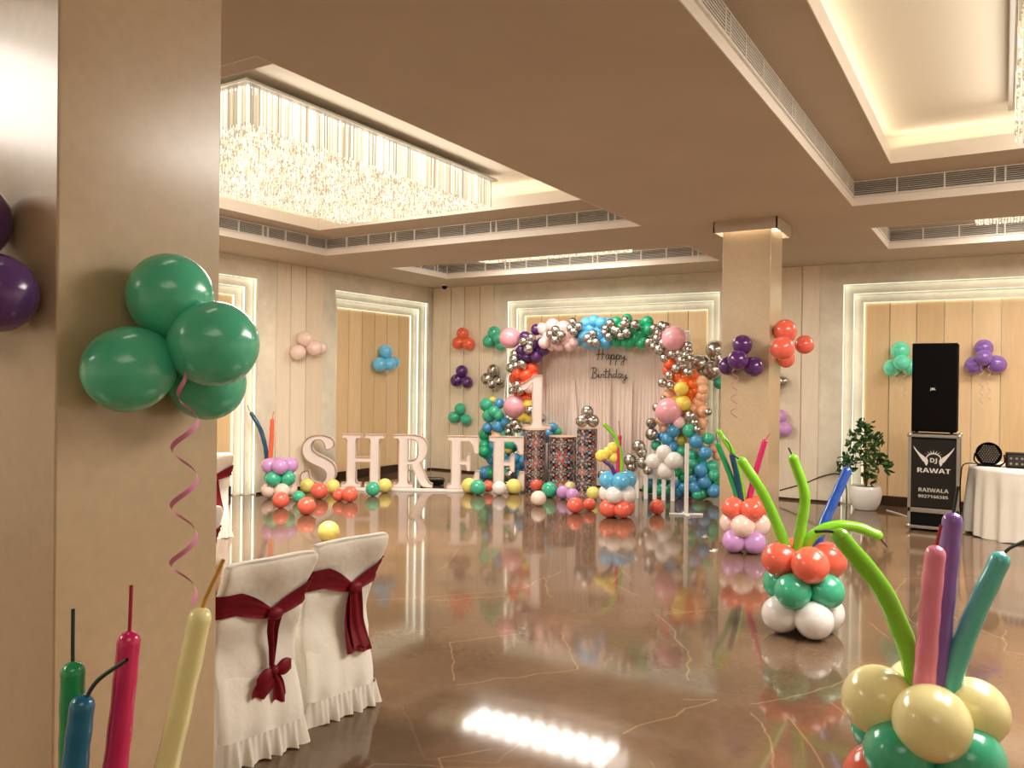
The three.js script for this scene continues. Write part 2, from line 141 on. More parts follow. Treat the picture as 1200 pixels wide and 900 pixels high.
const STICKS = {'mid':{'lime':[[[-1.159,0.474,-5.356],[-1.216,0.632,-5.362],[-1.321,0.873,-5.338],[-1.451,1.084,-5.299]],[[-1.122,0.475,-5.379],[-1.085,0.727,-5.364],[-1.066,0.895,-5.337],[-1.122,1.124,-5.266]],[[-1.084,0.476,-5.402],[-1.036,0.62,-5.388],[-0.915,0.699,-5.418],[-0.771,0.702,-5.462],[-0.66,0.662,-5.485]]],'blue':[[[-1.042,0.476,-5.427],[-0.994,0.678,-5.575],[-0.886,1.015,-5.759]]]},'midTails':{'lime':[[[-1.451,1.084,-5.299],[-1.49,1.117,-5.276],[-1.519,1.139,-5.259]],[[-1.122,1.124,-5.266],[-1.136,1.161,-5.257],[-1.15,1.193,-5.249]],[[-0.66,0.662,-5.485],[-0.637,0.631,-5.499],[-0.605,0.589,-5.518]]],'blue':[[[-0.886,1.015,-5.759],[-0.867,1.06,-5.771],[-0.853,1.083,-5.78]]]},'pil':{'green':[[[-2.108,0.398,-7.689],[-2.216,0.734,-7.655],[-2.325,1.006,-7.62]]],'navy':[[[-2.101,0.398,-7.693],[-2.132,0.66,-7.647],[-2.176,0.911,-7.592]]],'lime':[[[-2.087,0.398,-7.702],[-2.127,0.653,-7.718],[-2.21,0.933,-7.708],[-2.327,1.125,-7.677]]],'magenta':[[[-2.066,0.399,-7.714],[-1.995,0.742,-7.73],[-1.917,1.043,-7.75]]]},'pilTails':{'green':[[[-2.325,1.006,-7.62],[-2.332,1.063,-7.615],[-2.34,1.112,-7.611]]],'navy':[[[-2.176,0.911,-7.592],[-2.198,1.007,-7.579],[-2.233,1.063,-7.558]]],'lime':[],'magenta':[[[-1.917,1.043,-7.75],[-1.897,1.084,-7.763],[-1.877,1.124,-7.775]]]},'front':{'lime':[[[-0.218,0.36,-3.312],[-0.25,0.469,-3.337],[-0.299,0.63,-3.352],[-0.385,0.827,-3.345],[-0.526,1.011,-3.304]]],'pink':[[[-0.239,0.359,-3.299],[-0.23,0.55,-3.294],[-0.219,0.769,-3.29],[-0.203,0.985,-3.289]]],'purple':[[[-0.208,0.36,-3.318],[-0.195,0.541,-3.346],[-0.178,0.786,-3.377],[-0.156,1.092,-3.412]]],'teal':[[[-0.181,0.36,-3.334],[-0.144,0.547,-3.358],[-0.09,0.735,-3.392],[-0.005,0.96,-3.444]]]},'frontTails':{'lime':[[[-0.526,1.011,-3.304],[-0.555,1.034,-3.287],[-0.61,1.033,-3.253]]],'pink':[[[-0.203,0.985,-3.289],[-0.196,1.04,-3.294],[-0.186,1.096,-3.3]]],'purple':[[[-0.156,1.092,-3.412],[-0.149,1.156,-3.417],[-0.139,1.225,-3.423]]],'teal':[[[-0.005,0.96,-3.444],[0.018,1.0,-3.459],[0.071,1.035,-3.491]]]},'left':{'navy':[[[-8.413,0.419,-7.562],[-8.435,0.647,-7.55],[-8.497,0.897,-7.514],[-8.598,1.101,-7.454]]],'orange':[[[-8.384,0.419,-7.58],[-8.368,0.705,-7.591],[-8.362,1.013,-7.596]]]},'leftTails':{'navy':[[[-8.598,1.101,-7.454],[-8.628,1.158,-7.436],[-8.648,1.215,-7.424]]],'orange':[[[-8.362,1.013,-7.596],[-8.353,1.082,-7.602],[-8.349,1.139,-7.605]]]},'cen':{'lime':[[[-3.801,0.423,-8.717],[-3.796,0.672,-8.722],[-3.842,0.92,-8.696],[-3.963,1.087,-8.623]]],'magenta':[[[-3.827,0.423,-8.702],[-3.822,0.721,-8.707],[-3.813,0.95,-8.714]]],'plum':[[[-3.844,0.423,-8.692],[-3.889,0.591,-8.666],[-3.966,0.67,-8.619]]]},'cenTails':{'lime':[],'magenta':[[[-3.813,0.95,-8.714],[-3.818,1.05,-8.711],[-3.828,1.139,-8.706]]],'plum':[]},'near':{'green':[[[-1.581,0.625,-0.929],[-1.574,0.817,-0.923],[-1.565,1.009,-0.918]]],'blue':[[[-1.506,0.673,-0.881],[-1.5,0.851,-0.886],[-1.491,0.967,-0.893]]],'pink':[[[-1.536,0.591,-0.957],[-1.515,0.843,-0.982],[-1.508,1.058,-1.0]]],'cream':[[[-1.47,0.575,-0.996],[-1.393,0.861,-1.015],[-1.327,1.128,-1.028]]]},'nearTails':{'green':[[[-1.565,1.009,-0.918],[-1.566,1.075,-0.918],[-1.566,1.136,-0.918]]],'blue':[[[-1.491,0.967,-0.893],[-1.469,1.014,-0.906],[-1.418,1.059,-0.937]]],'pink':[[[-1.508,1.058,-1.0],[-1.506,1.115,-1.001],[-1.505,1.174,-1.002]]],'cream':[[[-1.327,1.128,-1.028],[-1.319,1.163,-1.033],[-1.289,1.244,-1.052]]]}};
const VEINS = [[[-2.855,-4.013],[-2.684,-3.795],[-2.474,-3.515]],[[-2.855,-4.013],[-2.629,-4.334],[-2.566,-4.417]],[[-2.38,-4.55],[-2.166,-4.258],[-1.996,-4.025],[-2.427,-3.47]],[[-2.004,-5.259],[-1.587,-4.667],[-1.422,-4.203]],[[-2.004,-5.259],[-1.631,-5.741]],[[-3.199,-5.787],[-2.872,-5.291],[-2.83,-5.268]],[[-2.845,-6.547],[-2.45,-5.944]],[[-2.017,-2.761],[-1.872,-2.953]],[[-2.017,-2.761],[-1.951,-2.701]],[[-1.025,-3.952],[-0.953,-3.87],[-0.868,-3.69],[-0.797,-3.443]],[[-1.055,-4.067],[-0.924,-4.229],[-0.734,-4.609],[-0.483,-5.057]],[[-0.76,-5.899],[-0.597,-5.608]],[[-0.322,-6.53],[-0.195,-6.667]],[[-1.456,-3.403],[-1.215,-4.027],[-1.36,-3.932]],[[-3.157,-6.067],[-3.143,-5.337],[-3.59,-4.744]],[[-0.373,-6.471],[0.038,-5.977]]];
// ------------------------------------------------------------------ materials
const std = (c, o = {}) => new THREE.MeshStandardMaterial({ color: c, roughness: 0.6, side: THREE.DoubleSide, ...o });
const phys = (c, o = {}) => new THREE.MeshPhysicalMaterial({ color: c, roughness: 0.4, side: THREE.DoubleSide, ...o });
const M = {
  paint: std(0xffffff, { map: paintTex, roughness: 0.75 }),
  plaster: std(0xffffff, { map: plasterTex, roughness: 0.6 }),
  board: [0xf4e6d0, 0xf6e9d5, 0xf0e0c8].map((c) => std(c, { map: grainTex, roughness: 0.45 })),
  wood: [0xeccb9e, 0xefd0a5, 0xe6c496].map((c) => std(c, { map: grainTex, roughness: 0.4 })),
  laminate: phys(0xffffff, { map: laminateTex, roughness: 0.32, clearcoat: 0.8, clearcoatRoughness: 0.16, bumpMap: waveTex, bumpScale: 0.012 }),
  skirting: std(0x3a2417, { roughness: 0.25 }),
  trim: std(0xf3e9dd, { roughness: 0.5 }),
  trough: std(0xf4ecd8, { roughness: 0.7 }),
  grilleWhite: std(0xf6f2ea, { roughness: 0.5 }),
  duct: std(0x8b8983, { metalness: 0.6, roughness: 0.5 }),
  led: (c, k) => new THREE.MeshStandardMaterial({ color: 0xffffff, emissive: c, emissiveIntensity: k, roughness: 0.6 }),
  chrome: std(0xc2beb8, { metalness: 1, roughness: 0.27 }),
  steel: std(0xb9b6b0, { metalness: 0.9, roughness: 0.35 }),
  cloth: std(0xf1ebdf, { roughness: 0.9, bumpMap: creaseTex, bumpScale: 0.008 }),
  ruffle: std(0xe9e2d6, { roughness: 0.85, bumpMap: weaveTex, bumpScale: 0.0006 }),
  sash: phys(0x74061a, { roughness: 0.5, specularIntensity: 0.6 }),
  curtain: std(0xe9d6c9, { roughness: 0.7 }),
  letter: std(0xf3e6e0, { roughness: 0.55 }),
  letterRim: std(0xd9b79e, { roughness: 0.5 }),
  white: std(0xf4f1ea, { roughness: 0.5 }),
  black: phys(0x040404, { roughness: 0.6, specularIntensity: 0.35 }),
  blackMatte: phys(0x040403, { roughness: 0.85, specularIntensity: 0.2 }),
  ink: std(0x1b1613, { roughness: 0.5 }),
};
const latex = (c, rough = 0.22) => phys(c, { roughness: rough, clearcoat: 0.6, clearcoatRoughness: 0.12, specularIntensity: 0.8 });
const BALLOON = {
  pinkrose: latex(0xf3acb8), plum: latex(0x55266a), chrome: M.chrome, vermilion: latex(0xee5830), pinkpale: latex(0xf6cfcb), yellow: latex(0xf8dc5c),
  azure: latex(0x4d9dcc), jade: latex(0x42ba92), sky: latex(0x60bae6), emerald: latex(0x20ae78), orange: latex(0xf8702c), peach: latex(0xfabd95), olive: latex(0xa7a33c),
  coral: latex(0xf26c56), lemon: latex(0xf2e47c), white: latex(0xf0ece8), ivory: latex(0xf3dccb), cream: latex(0xf3e3a8), lilac: latex(0xcf9ad4), green: latex(0x54c8a2),
  purple: latex(0x5e3a7a), mint: latex(0x68e2bc), violet: latex(0x865eb2), pale: latex(0xf6d8ca), baby: latex(0x6cc0e8), orangered: latex(0xf26a44), butter: latex(0xfaf1b0),
  lime: latex(0x86d22c), blue: latex(0x1c4aa0), navy: latex(0x0e4a68), magenta: latex(0xd02462), pink: latex(0xf58fb0), teal: latex(0x5cc3b8), leaf: latex(0x1f9a5c), petrol: latex(0x0a6a90),
};
const tailMat = { dark: std(0x1f3b33, { roughness: 0.5 }) };
// ------------------------------------------------------------------ balloon shapes
function balloonProfile(n) {
  const pts = [];
  for (let i = 0; i <= n; i++) { const t = (i / n) * Math.PI * 0.955, c = Math.cos(t), s = Math.sin(t); pts.push(new THREE.Vector2(Math.max(0.0001, s * (c < 0 ? 1 - 0.1 * c * c : 1)), c < 0 ? c * 1.12 : c)); }
  pts.push(new THREE.Vector2(0.07, -1.17), new THREE.Vector2(0.06, -1.21), new THREE.Vector2(0.11, -1.26), new THREE.Vector2(0.001, -1.25));
  return pts.reverse();
}
const balloonFine = new THREE.LatheGeometry(balloonProfile(30), 44), balloonMid = new THREE.LatheGeometry(balloonProfile(18), 26), balloonSmall = new THREE.LatheGeometry(balloonProfile(12), 16);
const UP = new THREE.Vector3(0, 1, 0);
function balloon(parent, geo, mat, at, r, dir, name = 'balloon') {
  const m = mesh(name, geo, mat, parent); m.position.set(at[0], at[1], at[2]);
  m.scale.set(r, r * 1.03, r);
  m.quaternion.setFromUnitVectors(UP, new THREE.Vector3(...dir).normalize());
  return m;
}
function ribbonCurl(from, len, rad, turns, width, n = 120) {   // a flat strip wound in a loose hanging curl
  return grid(n, 2, (u, v) => { const a = u * turns * Math.PI * 2, k = Math.min(1, u * 6), w = (v - 0.5) * width; return [from[0] + Math.cos(a) * rad * k, from[1] - u * len + w * 0.8, from[2] + Math.sin(a) * rad * k + w * 0.5]; });
}
function cluster(name, label, pts, colour, o = {}) {   // pts: x, y, z, r in the room; the balloons are tied at their middle
  const c = [0, 1, 2].map((k) => pts.reduce((s, p) => s + p[k], 0) / pts.length);

  const t = thing(name, label, 'balloons', c, 0, o.group);
  pts.forEach((p, i) => { const d = [p[0] - c[0], p[1] - c[1], p[2] - c[2]]; balloon(t, o.geo || balloonMid, BALLOON[(o.colours && o.colours[i]) || colour], d, p[3], d); });
  const m = o.mass ? [o.mass] : [];
  if (o.ribbon) for (const [dx, len, rad, turns, w, col] of o.ribbon) mesh('ribbon', ribbonCurl([dx + (o.rx || 0), -0.06, o.rz || 0.06], len, rad, turns, w), std(col, { roughness: 0.3 }), t);
  return t;
}
function longBalloon(parent, pts, r, mat, tail, tailMatl) {   // a modelling balloon: round ended, its empty end a thin tail
  const curve = new THREE.CatmullRomCurve3(pts.map(V)), n = 40, rad = 12, fr = curve.computeFrenetFrames(n, false);
  const g = grid(rad, n + 8, (u, v) => {
    const k = Math.min(n, Math.max(0, v * (n + 8) - 4)), i = Math.round(k), p = curve.getPointAt(i / n), a = u * Math.PI * 2;
    const e = v * (n + 8), q = e > n + 4 ? (e - n - 4) / 4 : e < 4 ? (4 - e) / 4 : 0, rr = r * Math.sqrt(Math.max(0, 1 - q * q)) * (1 - 0.12 * (i / n)) * (1 + 0.025 * Math.sin(i * 0.8));
    const out = (e > n + 4 ? 1 : -1) * q * r, T = fr.tangents[i], N = fr.normals[i], B = fr.binormals[i];
    return [p.x + (N.x * Math.cos(a) + B.x * Math.sin(a)) * rr + T.x * out, p.y + (N.y * Math.cos(a) + B.y * Math.sin(a)) * rr + T.y * out, p.z + (N.z * Math.cos(a) + B.z * Math.sin(a)) * rr + T.z * out];
  });
  const m = mesh('long_balloon', g, mat, parent);
  if (tail) mesh('balloon_tail', tube(tail, r * 0.16, 14, 6), tailMatl || mat, m);
  return m;
}
// ------------------------------------------------------------------ floor
function floorMap() {
  const N = 2048, W = 13.2, X0 = -8.8, Z0 = -11.8, c = document.createElement('canvas'); c.width = c.height = N;
  const g = c.getContext('2d'), img = g.createImageData(N, N), d = img.data;
  for (let y = 0; y < N; y++) for (let x = 0; x < N; x++) {
    const u = x / N, v = y / N, a = fbm(u, v, 7, 4, 21), b = fbm(u + a * 0.06, v, 28, 3, 55), k = 0.62 + 0.5 * a + 0.34 * (b - 0.5), i = (y * N + x) * 4, w = vnoise(u * 420, v * 420, 420, 420, 8) * 6;
    d[i] = 126 * k + w; d[i + 1] = 98 * k + w; d[i + 2] = 75 * k + w * 0.8; d[i + 3] = 255;
  }
  g.putImageData(img, 0, 0);
  const P = ([x, z]) => [(x - X0) / W * N, (z - Z0) / W * N];
  g.lineJoin = 'round'; g.lineCap = 'round';
  const vein = (pts, col, wd) => {   // crooked line through the points
    g.strokeStyle = col; g.lineWidth = wd; g.beginPath();
    pts.forEach((p, i) => { const [x, y] = P(p); if (!i) { g.moveTo(x, y); return; } const [a, b] = P(pts[i - 1]); for (let k = 1; k <= 6; k++) { const t = k / 6, e = k < 6 ? Math.hypot(x - a, y - b) * 0.03 : 0; g.lineTo(a + (x - a) * t + span(-e, e), b + (y - b) * t + span(-e, e)); } });
    g.stroke();
  };
  for (const v of VEINS) vein(v, 'rgba(214,176,136,0.6)', 0.9);
  for (let i = 0; i < 70; i++) {
    let x = span(-8.6, 4.2), z = span(-11.4, 1), a = span(0, 6.3); const pts = [[x, z]];
    for (let k = 0, n = 2 + Math.floor(rand() * 3); k < n; k++) { const l = span(0.25, 1); x += Math.cos(a) * l; z += Math.sin(a) * l; pts.push([x, z]); a += span(-1.3, 1.3); }
    vein(pts, `rgba(214,176,136,${span(0.2, 0.5).toFixed(2)})`, span(0.7, 1.3));
  }
  const t = new THREE.CanvasTexture(c); t.colorSpace = THREE.SRGBColorSpace; t.wrapS = t.wrapT = THREE.RepeatWrapping; t.flipY = false;
  t.repeat.set(1 / W, 1 / W); t.offset.set(-X0 / W, -Z0 / W);
  return t;
}
{
  const f = mesh('floor', metric(bx(XL - 0.4, XR + 0.2, -0.12, 0, ZB - 0.4, ZF + 0.2)), phys(0xffffff, { map: floorMap(), roughness: 0.07, ior: 1.62, specularIntensity: 1, bumpMap: waveTex, bumpScale: 0.0006 }));
  f.userData.kind = 'structure'; info(f, 'polished dark brown marble floor with thin golden veins', 'floor');
}
// ------------------------------------------------------------------ ceiling
function slab(y0, y1, holes) {
  const s = new THREE.Shape([[XL - 0.4, ZF + 0.2], [XR + 0.2, ZF + 0.2], [XR + 0.2, ZB - 0.4], [XL - 0.4, ZB - 0.4]].map(([x, z]) => new THREE.Vector2(x, -z)));
  for (const [x0, x1, z0, z1] of holes) s.holes.push(new THREE.Path([[x0, z0], [x1, z0], [x1, z1], [x0, z1]].map(([x, z]) => new THREE.Vector2(x, -z))));
  const g = new THREE.ExtrudeGeometry(s, { depth: y1 - y0, bevelEnabled: false }); g.rotateX(-Math.PI / 2); g.translate(0, y0, 0);
  return metric(g);
}
const Y2 = 3.408, Y3 = 3.53, Y4 = 3.66;
const inner = COFFERS.map(([a, b, c, d, ix, iz]) => [a + ix, b - ix, c + iz, d - iz]), trough = inner.map(([a, b, c, d]) => [a - 0.15, b + 0.15, c - 0.15, d + 0.15]);
{
  const c = structure('ceiling', 'beige plaster ceiling with stepped rectangular coffers', 'ceiling');
  const open = COFFERS.map((q) => q.slice(0, 4)), G0 = 3.27, G1 = 3.398;   // between G0 and G1 an air duct runs round the first four coffers
  mesh('soffit', slab(H, G0, open), M.paint, c);
  mesh('air_duct', slab(G0, G1, open.map(([a, b, d, e], i) => (i < 4 ? [a - 0.3, b + 0.3, d - 0.3, e + 0.3] : [a, b, d, e]))), M.duct, c);
  mesh('soffit', slab(G1, Y2, open), M.paint, c);
  mesh('coffer_ledge', slab(Y2, Y3, inner), M.paint, c);
  mesh('cove_wall', slab(Y3, Y4, trough), M.trough, c);
  mesh('coffer_top', metric(bx(XL - 0.4, XR + 0.2, Y4, Y4 + 0.15, ZB - 0.4, ZF + 0.2)), M.trough, c);
  COFFERS.forEach(([x0, x1, z0, z1]) => { const e = 0.006; mesh('trim', join([bx(x0, x1, H - 0.001, 3.26, z0, z0 + e), bx(x0, x1, H - 0.001, 3.26, z1 - e, z1), bx(x0, x0 + e, H - 0.001, 3.26, z0, z1), bx(x1 - e, x1, H - 0.001, 3.26, z0, z1)]), M.trim, c); });
  inner.forEach(([x0, x1, z0, z1]) => { const e = 0.006; mesh('trim', join([bx(x0, x1, Y2 - 0.001, Y3, z0, z0 + e), bx(x0, x1, Y2 - 0.001, Y3, z1 - e, z1), bx(x0, x0 + e, Y2 - 0.001, Y3, z0, z1), bx(x1 - e, x1, Y2 - 0.001, Y3, z0, z1)]), M.trim, c); });
  inner.forEach(([x0, x1, z0, z1]) => {
    const e = 0.07, yy = Y3 + 0.008, lx = (x0 + x1) / 2, lz = (z0 + z1) / 2;
    const glow = M.led(COVE, 0.5);
    for (const [a, b, cc, d] of [[x0, x1, z0 - e - 0.012, z0 - e + 0.012], [x0, x1, z1 + e - 0.012, z1 + e + 0.012], [x0 - e - 0.012, x0 - e + 0.012, z0, z1], [x1 + e - 0.012, x1 + e + 0.012, z0, z1]]) mesh('led_strip', bx(a, b, Y3, Y3 + 0.012, cc, d), glow, c);
    strip(COVE, GLOW.cove, x1 - x0, 0.03, [lx, yy + 0.012, z0 - e], [0, 1, 0.35]);
    strip(COVE, GLOW.cove, x1 - x0, 0.03, [lx, yy + 0.012, z1 + e], [0, 1, -0.35]);
    strip(COVE, GLOW.cove, z1 - z0, 0.03, [x0 - e, yy + 0.012, lz], [0.35, 1, 0]);
    strip(COVE, GLOW.cove, z1 - z0, 0.03, [x1 + e, yy + 0.012, lz], [-0.35, 1, 0]);
  });
}
// ------------------------------------------------------------------ walls with stepped, lit recesses
function wallShell(group, u0, u1, openings, place) {   // openings [u0, u1, top]; place moves a geometry from (along, up, out) into the room
  const layer = (w0, w1, inset) => {
    const pts = [[u0, 0]];
    for (const [a, b, t] of openings) pts.push([a + inset, 0], [a + inset, t - inset], [b - inset, t - inset], [b - inset, 0]);
    pts.push([u1, 0], [u1, 3.6], [u0, 3.6]);
    const g = new THREE.ExtrudeGeometry(new THREE.Shape(pts.map((p) => new THREE.Vector2(...p))), { depth: w1 - w0, bevelEnabled: false }); g.translate(0, 0, w0);
    return metric(place(g));
  };
  mesh('wall_face', layer(-0.09, 0, 0), M.plaster, group);
  mesh('recess_frame', layer(-0.18, -0.09, 0.115), M.plaster, group);
  mesh('recess_frame', layer(-0.235, -0.18, 0.23), M.plaster, group);
  mesh('wall_core', metric(place(bx(u0, u1, 0, 3.6, -0.36, -0.235))), M.plaster, group);
}
function boards(group, list, y0, y1, w0, w1, mats, place, name) {
  list.forEach(([a, b], i) => mesh(name, metric(place(rbx(a + 0.007, b - 0.007, y0, y1, w0, w1, 0.003, 1)), i * 0.37, i * 0.61), mats[i % mats.length], group));
}
function recessLights(group, [a, b, top], place, toWorld, dirWorld, upTop, k = 1) {
  const glow = M.led(WALLLED, 0.34);
  [0, 0.115, 0.23].forEach((s, i) => {
    const w = -0.09 * i - 0.055, wd = i < 2 ? 0.03 : 0.024, ww = i < 2 ? w : -0.212, t = top - s, A = a + s, B = b - s, e = 0.008;
    mesh('led_strip', place(bx(A, A + 0.005, 0.02, t - 0.01, ww - wd / 2, ww + wd / 2)), glow, group);
    mesh('led_strip', place(bx(B - 0.005, B, 0.02, t - 0.01, ww - wd / 2, ww + wd / 2)), glow, group);
    mesh('led_strip', place(bx(A, B, t - 0.005, t, ww - wd / 2, ww + wd / 2)), glow, group);
    strip(WALLLED, GLOW.wall * k, wd, t - 0.04, toWorld(A + e, t / 2, ww), dirWorld(1));
    strip(WALLLED, GLOW.wall * k, wd, t - 0.04, toWorld(B - e, t / 2, ww), dirWorld(-1));
    strip(WALLLED, GLOW.wall * k, B - A, wd, toWorld((A + B) / 2, t - e, ww), [0, -1, 0], upTop);
  });
}
const steps = (a, b, n) => Array.from({ length: n }, (_, i) => [a + (b - a) * i / n, a + (b - a) * (i + 1) / n]);
{ // left wall: along = -z
  const w = structure('wall_left', 'left wall of pale boards and grey plaster with lit stepped recesses', 'wall');
  const place = (g) => { g.rotateY(Math.PI / 2); g.translate(XL, 0, 0); return g; }, ops = [[0.9, 3.2, 2.925], [5.27, 7.575, 2.925], [9.06, 11.37, 2.925]];
  wallShell(w, -ZF - 0.2, -ZB + 0.4, ops, place);
  boards(w, [[7.893, 8.152], [8.152, 8.446], [8.446, 8.78], [3.6, 3.9], [3.9, 4.2], [4.2, 4.55], [4.55, 4.9]], 0.03, H, 0, 0.02, M.board, place, 'panel');
  for (const o of ops) {
    boards(w, steps(o[0] + 0.23, o[1] - 0.23, 6), 0.13, o[2] - 0.23, -0.235, -0.217, M.wood, place, 'panel');
    recessLights(w, o, place, (u, y, ww) => [XL + ww, y, -u], (s) => [0, 0, -s], [1, 0, 0]);
  }
  const b = structure('baseboard_left', 'dark brown skirting along the left wall', 'skirting');
  for (const o of ops) mesh('skirting', place(rbx(o[0] + 0.235, o[1] - 0.235, 0, 0.125, -0.235, -0.21, 0.004, 1)), M.skirting, b);
  mesh('skirting', place(rbx(7.575, 9.06, 0, 0.03, 0, 0.016, 0.004, 1)), M.skirting, b);
  mesh('skirting', place(rbx(11.37, 11.47, 0, 0.03, 0, 0.016, 0.004, 1)), M.skirting, b);
}
{ // back wall: along = x
  const w = structure('wall_back', 'back wall of pale boards and grey plaster with lit stepped recesses', 'wall');
  const place = (g) => { g.translate(0, 0, ZB); return g; }, ops = [[-7.095, -3.5, 2.905], [-1.84, 1.77, 2.92]];
  wallShell(w, XL - 0.4, XR + 0.2, ops, place);
  boards(w, [[XL + 0.015, -8.23], [-8.23, -7.94], [-7.94, -7.624], [-7.624, -7.34], [-3.25, -2.95], [-2.95, -2.66], [-2.66, -2.361], [-2.361, -2.128], [2.1, 2.42], [2.42, 2.74], [2.74, 3.06]], 0.03, H, 0, 0.02, M.board, place, 'panel');
  boards(w, steps(ops[0][0] + 0.23, ops[0][1] - 0.23, 10), 0.13, ops[0][2] - 0.23, -0.235, -0.217, M.wood, place, 'panel');
  boards(w, [-1.61, -1.294, -0.978, -0.661, -0.35, -0.039, 0.275, 0.59, 0.905, 1.22, 1.54].slice(0, -1).map((a, i, q) => [a, i < 9 ? q[i + 1] : 1.54]), 0.13, ops[1][2] - 0.23, -0.235, -0.217, M.wood, place, 'panel');
  for (const o of ops) recessLights(w, o, place, (u, y, ww) => [u, y, ZB + ww], (s) => [s, 0, 0], [0, 0, 1]);
  const b = structure('baseboard_back', 'dark brown skirting along the back wall', 'skirting');
  for (const o of ops) mesh('skirting', place(rbx(o[0] + 0.235, o[1] - 0.235, 0, 0.125, -0.235, -0.21, 0.004, 1)), M.skirting, b);
  for (const [a, c] of [[XL + 0.02, -7.095], [-3.5, -1.84], [1.77, XR - 0.01]]) mesh('skirting', place(rbx(a, c, 0, 0.03, 0, 0.016, 0.004, 1)), M.skirting, b);
}
for (const [n, g, l] of [['wall_right', bx(XR, XR + 0.2, 0, 3.6, ZB - 0.4, ZF + 0.2), 'plain right wall of grey plaster'], ['wall_front', bx(XL - 0.4, XR + 0.2, 0, 3.6, ZF, ZF + 0.2), 'plain front wall of grey plaster']]) {
  const m = mesh(n, metric(g), M.plaster); m.userData.kind = 'structure'; info(m, l, 'wall');
}
// ------------------------------------------------------------------ pillars
function pillar(x0, x1, z0, z1, label, lit) {
  const t = new THREE.Group(); t.name = numbered('pillar'); t.userData.kind = 'structure'; scene.add(t); info(t, label, 'pillar');
  t.position.set((x0 + x1) / 2, 0, (z0 + z1) / 2);
  const hx = (x1 - x0) / 2, hz = (z1 - z0) / 2;
  mesh('shaft', metric(rbx(-hx, hx, 0, H, -hz, hz, 0.006, 2)), M.laminate, t);
  const o = 0.075, cy = 3.08, ring = [bx(-hx - o, hx + o, cy, H, hz + o - 0.012, hz + o), bx(-hx - o, hx + o, cy, H, -hz - o, -hz - o + 0.012), bx(hx + o - 0.012, hx + o, cy, H, -hz - o, hz + o), bx(-hx - o, -hx - o + 0.012, cy, H, -hz - o, hz + o)];
  mesh('cap', join(ring), M.paint, t);
  const glow = M.led(COVE, 0.5), e = 0.03, yy = 3.15;
  for (const [sx, sz] of [[0, 1], [0, -1], [1, 0], [-1, 0]]) {
    const cx = sx * (hx + e), cz = sz * (hz + e), lx = sx ? 0.02 : hx, lz = sz ? 0.02 : hz;
    mesh('led_strip', bx(cx - lx, cx + lx, yy, yy + 0.01, cz - lz, cz + lz), glow, t);
    strip(COVE, GLOW.cap, sx ? 0.04 : 2 * hx, sx ? 2 * hz : 0.04, [t.position.x + cx, yy - 0.004, t.position.z + cz], [0, -1, 0], [0, 0, 1]);
  }
}
pillar(-2.41, -1.94, -1.56, -1.09, 'square beige pillar carrying the green and dark purple balloon bunches');
pillar(-2.41, -1.94, -8.45, -7.98, 'square beige pillar with lit cap carrying purple and coral balloon bunches');
// ------------------------------------------------------------------ air grilles on the coffer faces
function grille(label, length, origin, turn) {   // local: x along, y up, +z out of the face
  const t = thing('air_grille', label, 'air vent', origin, turn);
  const y0 = 3.268, y1 = 3.4, n = Math.max(2, Math.round(length / 0.36)), s = length / n;
  mesh('frame', join([bx(0, length, y0 - 0.006, y0 + 0.004, 0.002, 0.02), bx(0, length, y1 - 0.004, y1 + 0.006, 0.002, 0.02)]), M.grilleWhite, t);
  const slats = []; for (let k = 0; k < 7; k++) { const y = y0 + 0.012 + k * 0.0172, b = bx(0.008, s - 0.008, -0.0022, 0.0022, -0.009, 0.009); b.rotateX(0.35); b.translate(0, y, 0.011); slats.push(b); }
  const sg = join(slats), mg = bx(-0.007, 0.007, y0, y1, 0, 0.021);
  for (let i = 0; i < n; i++) { const a = mesh('louvres', sg, M.grilleWhite, t); a.position.x = i * s; const d = mesh('mullion', mg, M.grilleWhite, t); d.position.x = i * s + (i ? 0 : 0.007); if (i % 4 === 3) { const e = mesh('mullion', mg, M.grilleWhite, t); e.position.x = i * s + 0.075; } }
}
const where = ['coffer beside the near pillar', 'coffer above the speaker side', 'narrow coffer above the balloon arch', 'narrow coffer above the speaker stack'];
COFFERS.slice(0, 4).forEach(([x0, x1, z0, z1], i) => {
  grille(`louvred air grille on the far face of the ${where[i]}`, x1 - x0, [x0, 0, z0], 0);
  grille(`louvred air grille on the left wall side of the ${where[i]}`, z1 - z0, [x0, 0, z1], Math.PI / 2);
  grille(`louvred air grille on the right wall side of the ${where[i]}`, z1 - z0, [x1, 0, z0], -Math.PI / 2);
  grille(`louvred air grille on the near face of the ${where[i]}`, x1 - x0, [x1, 0, z1], Math.PI);
});
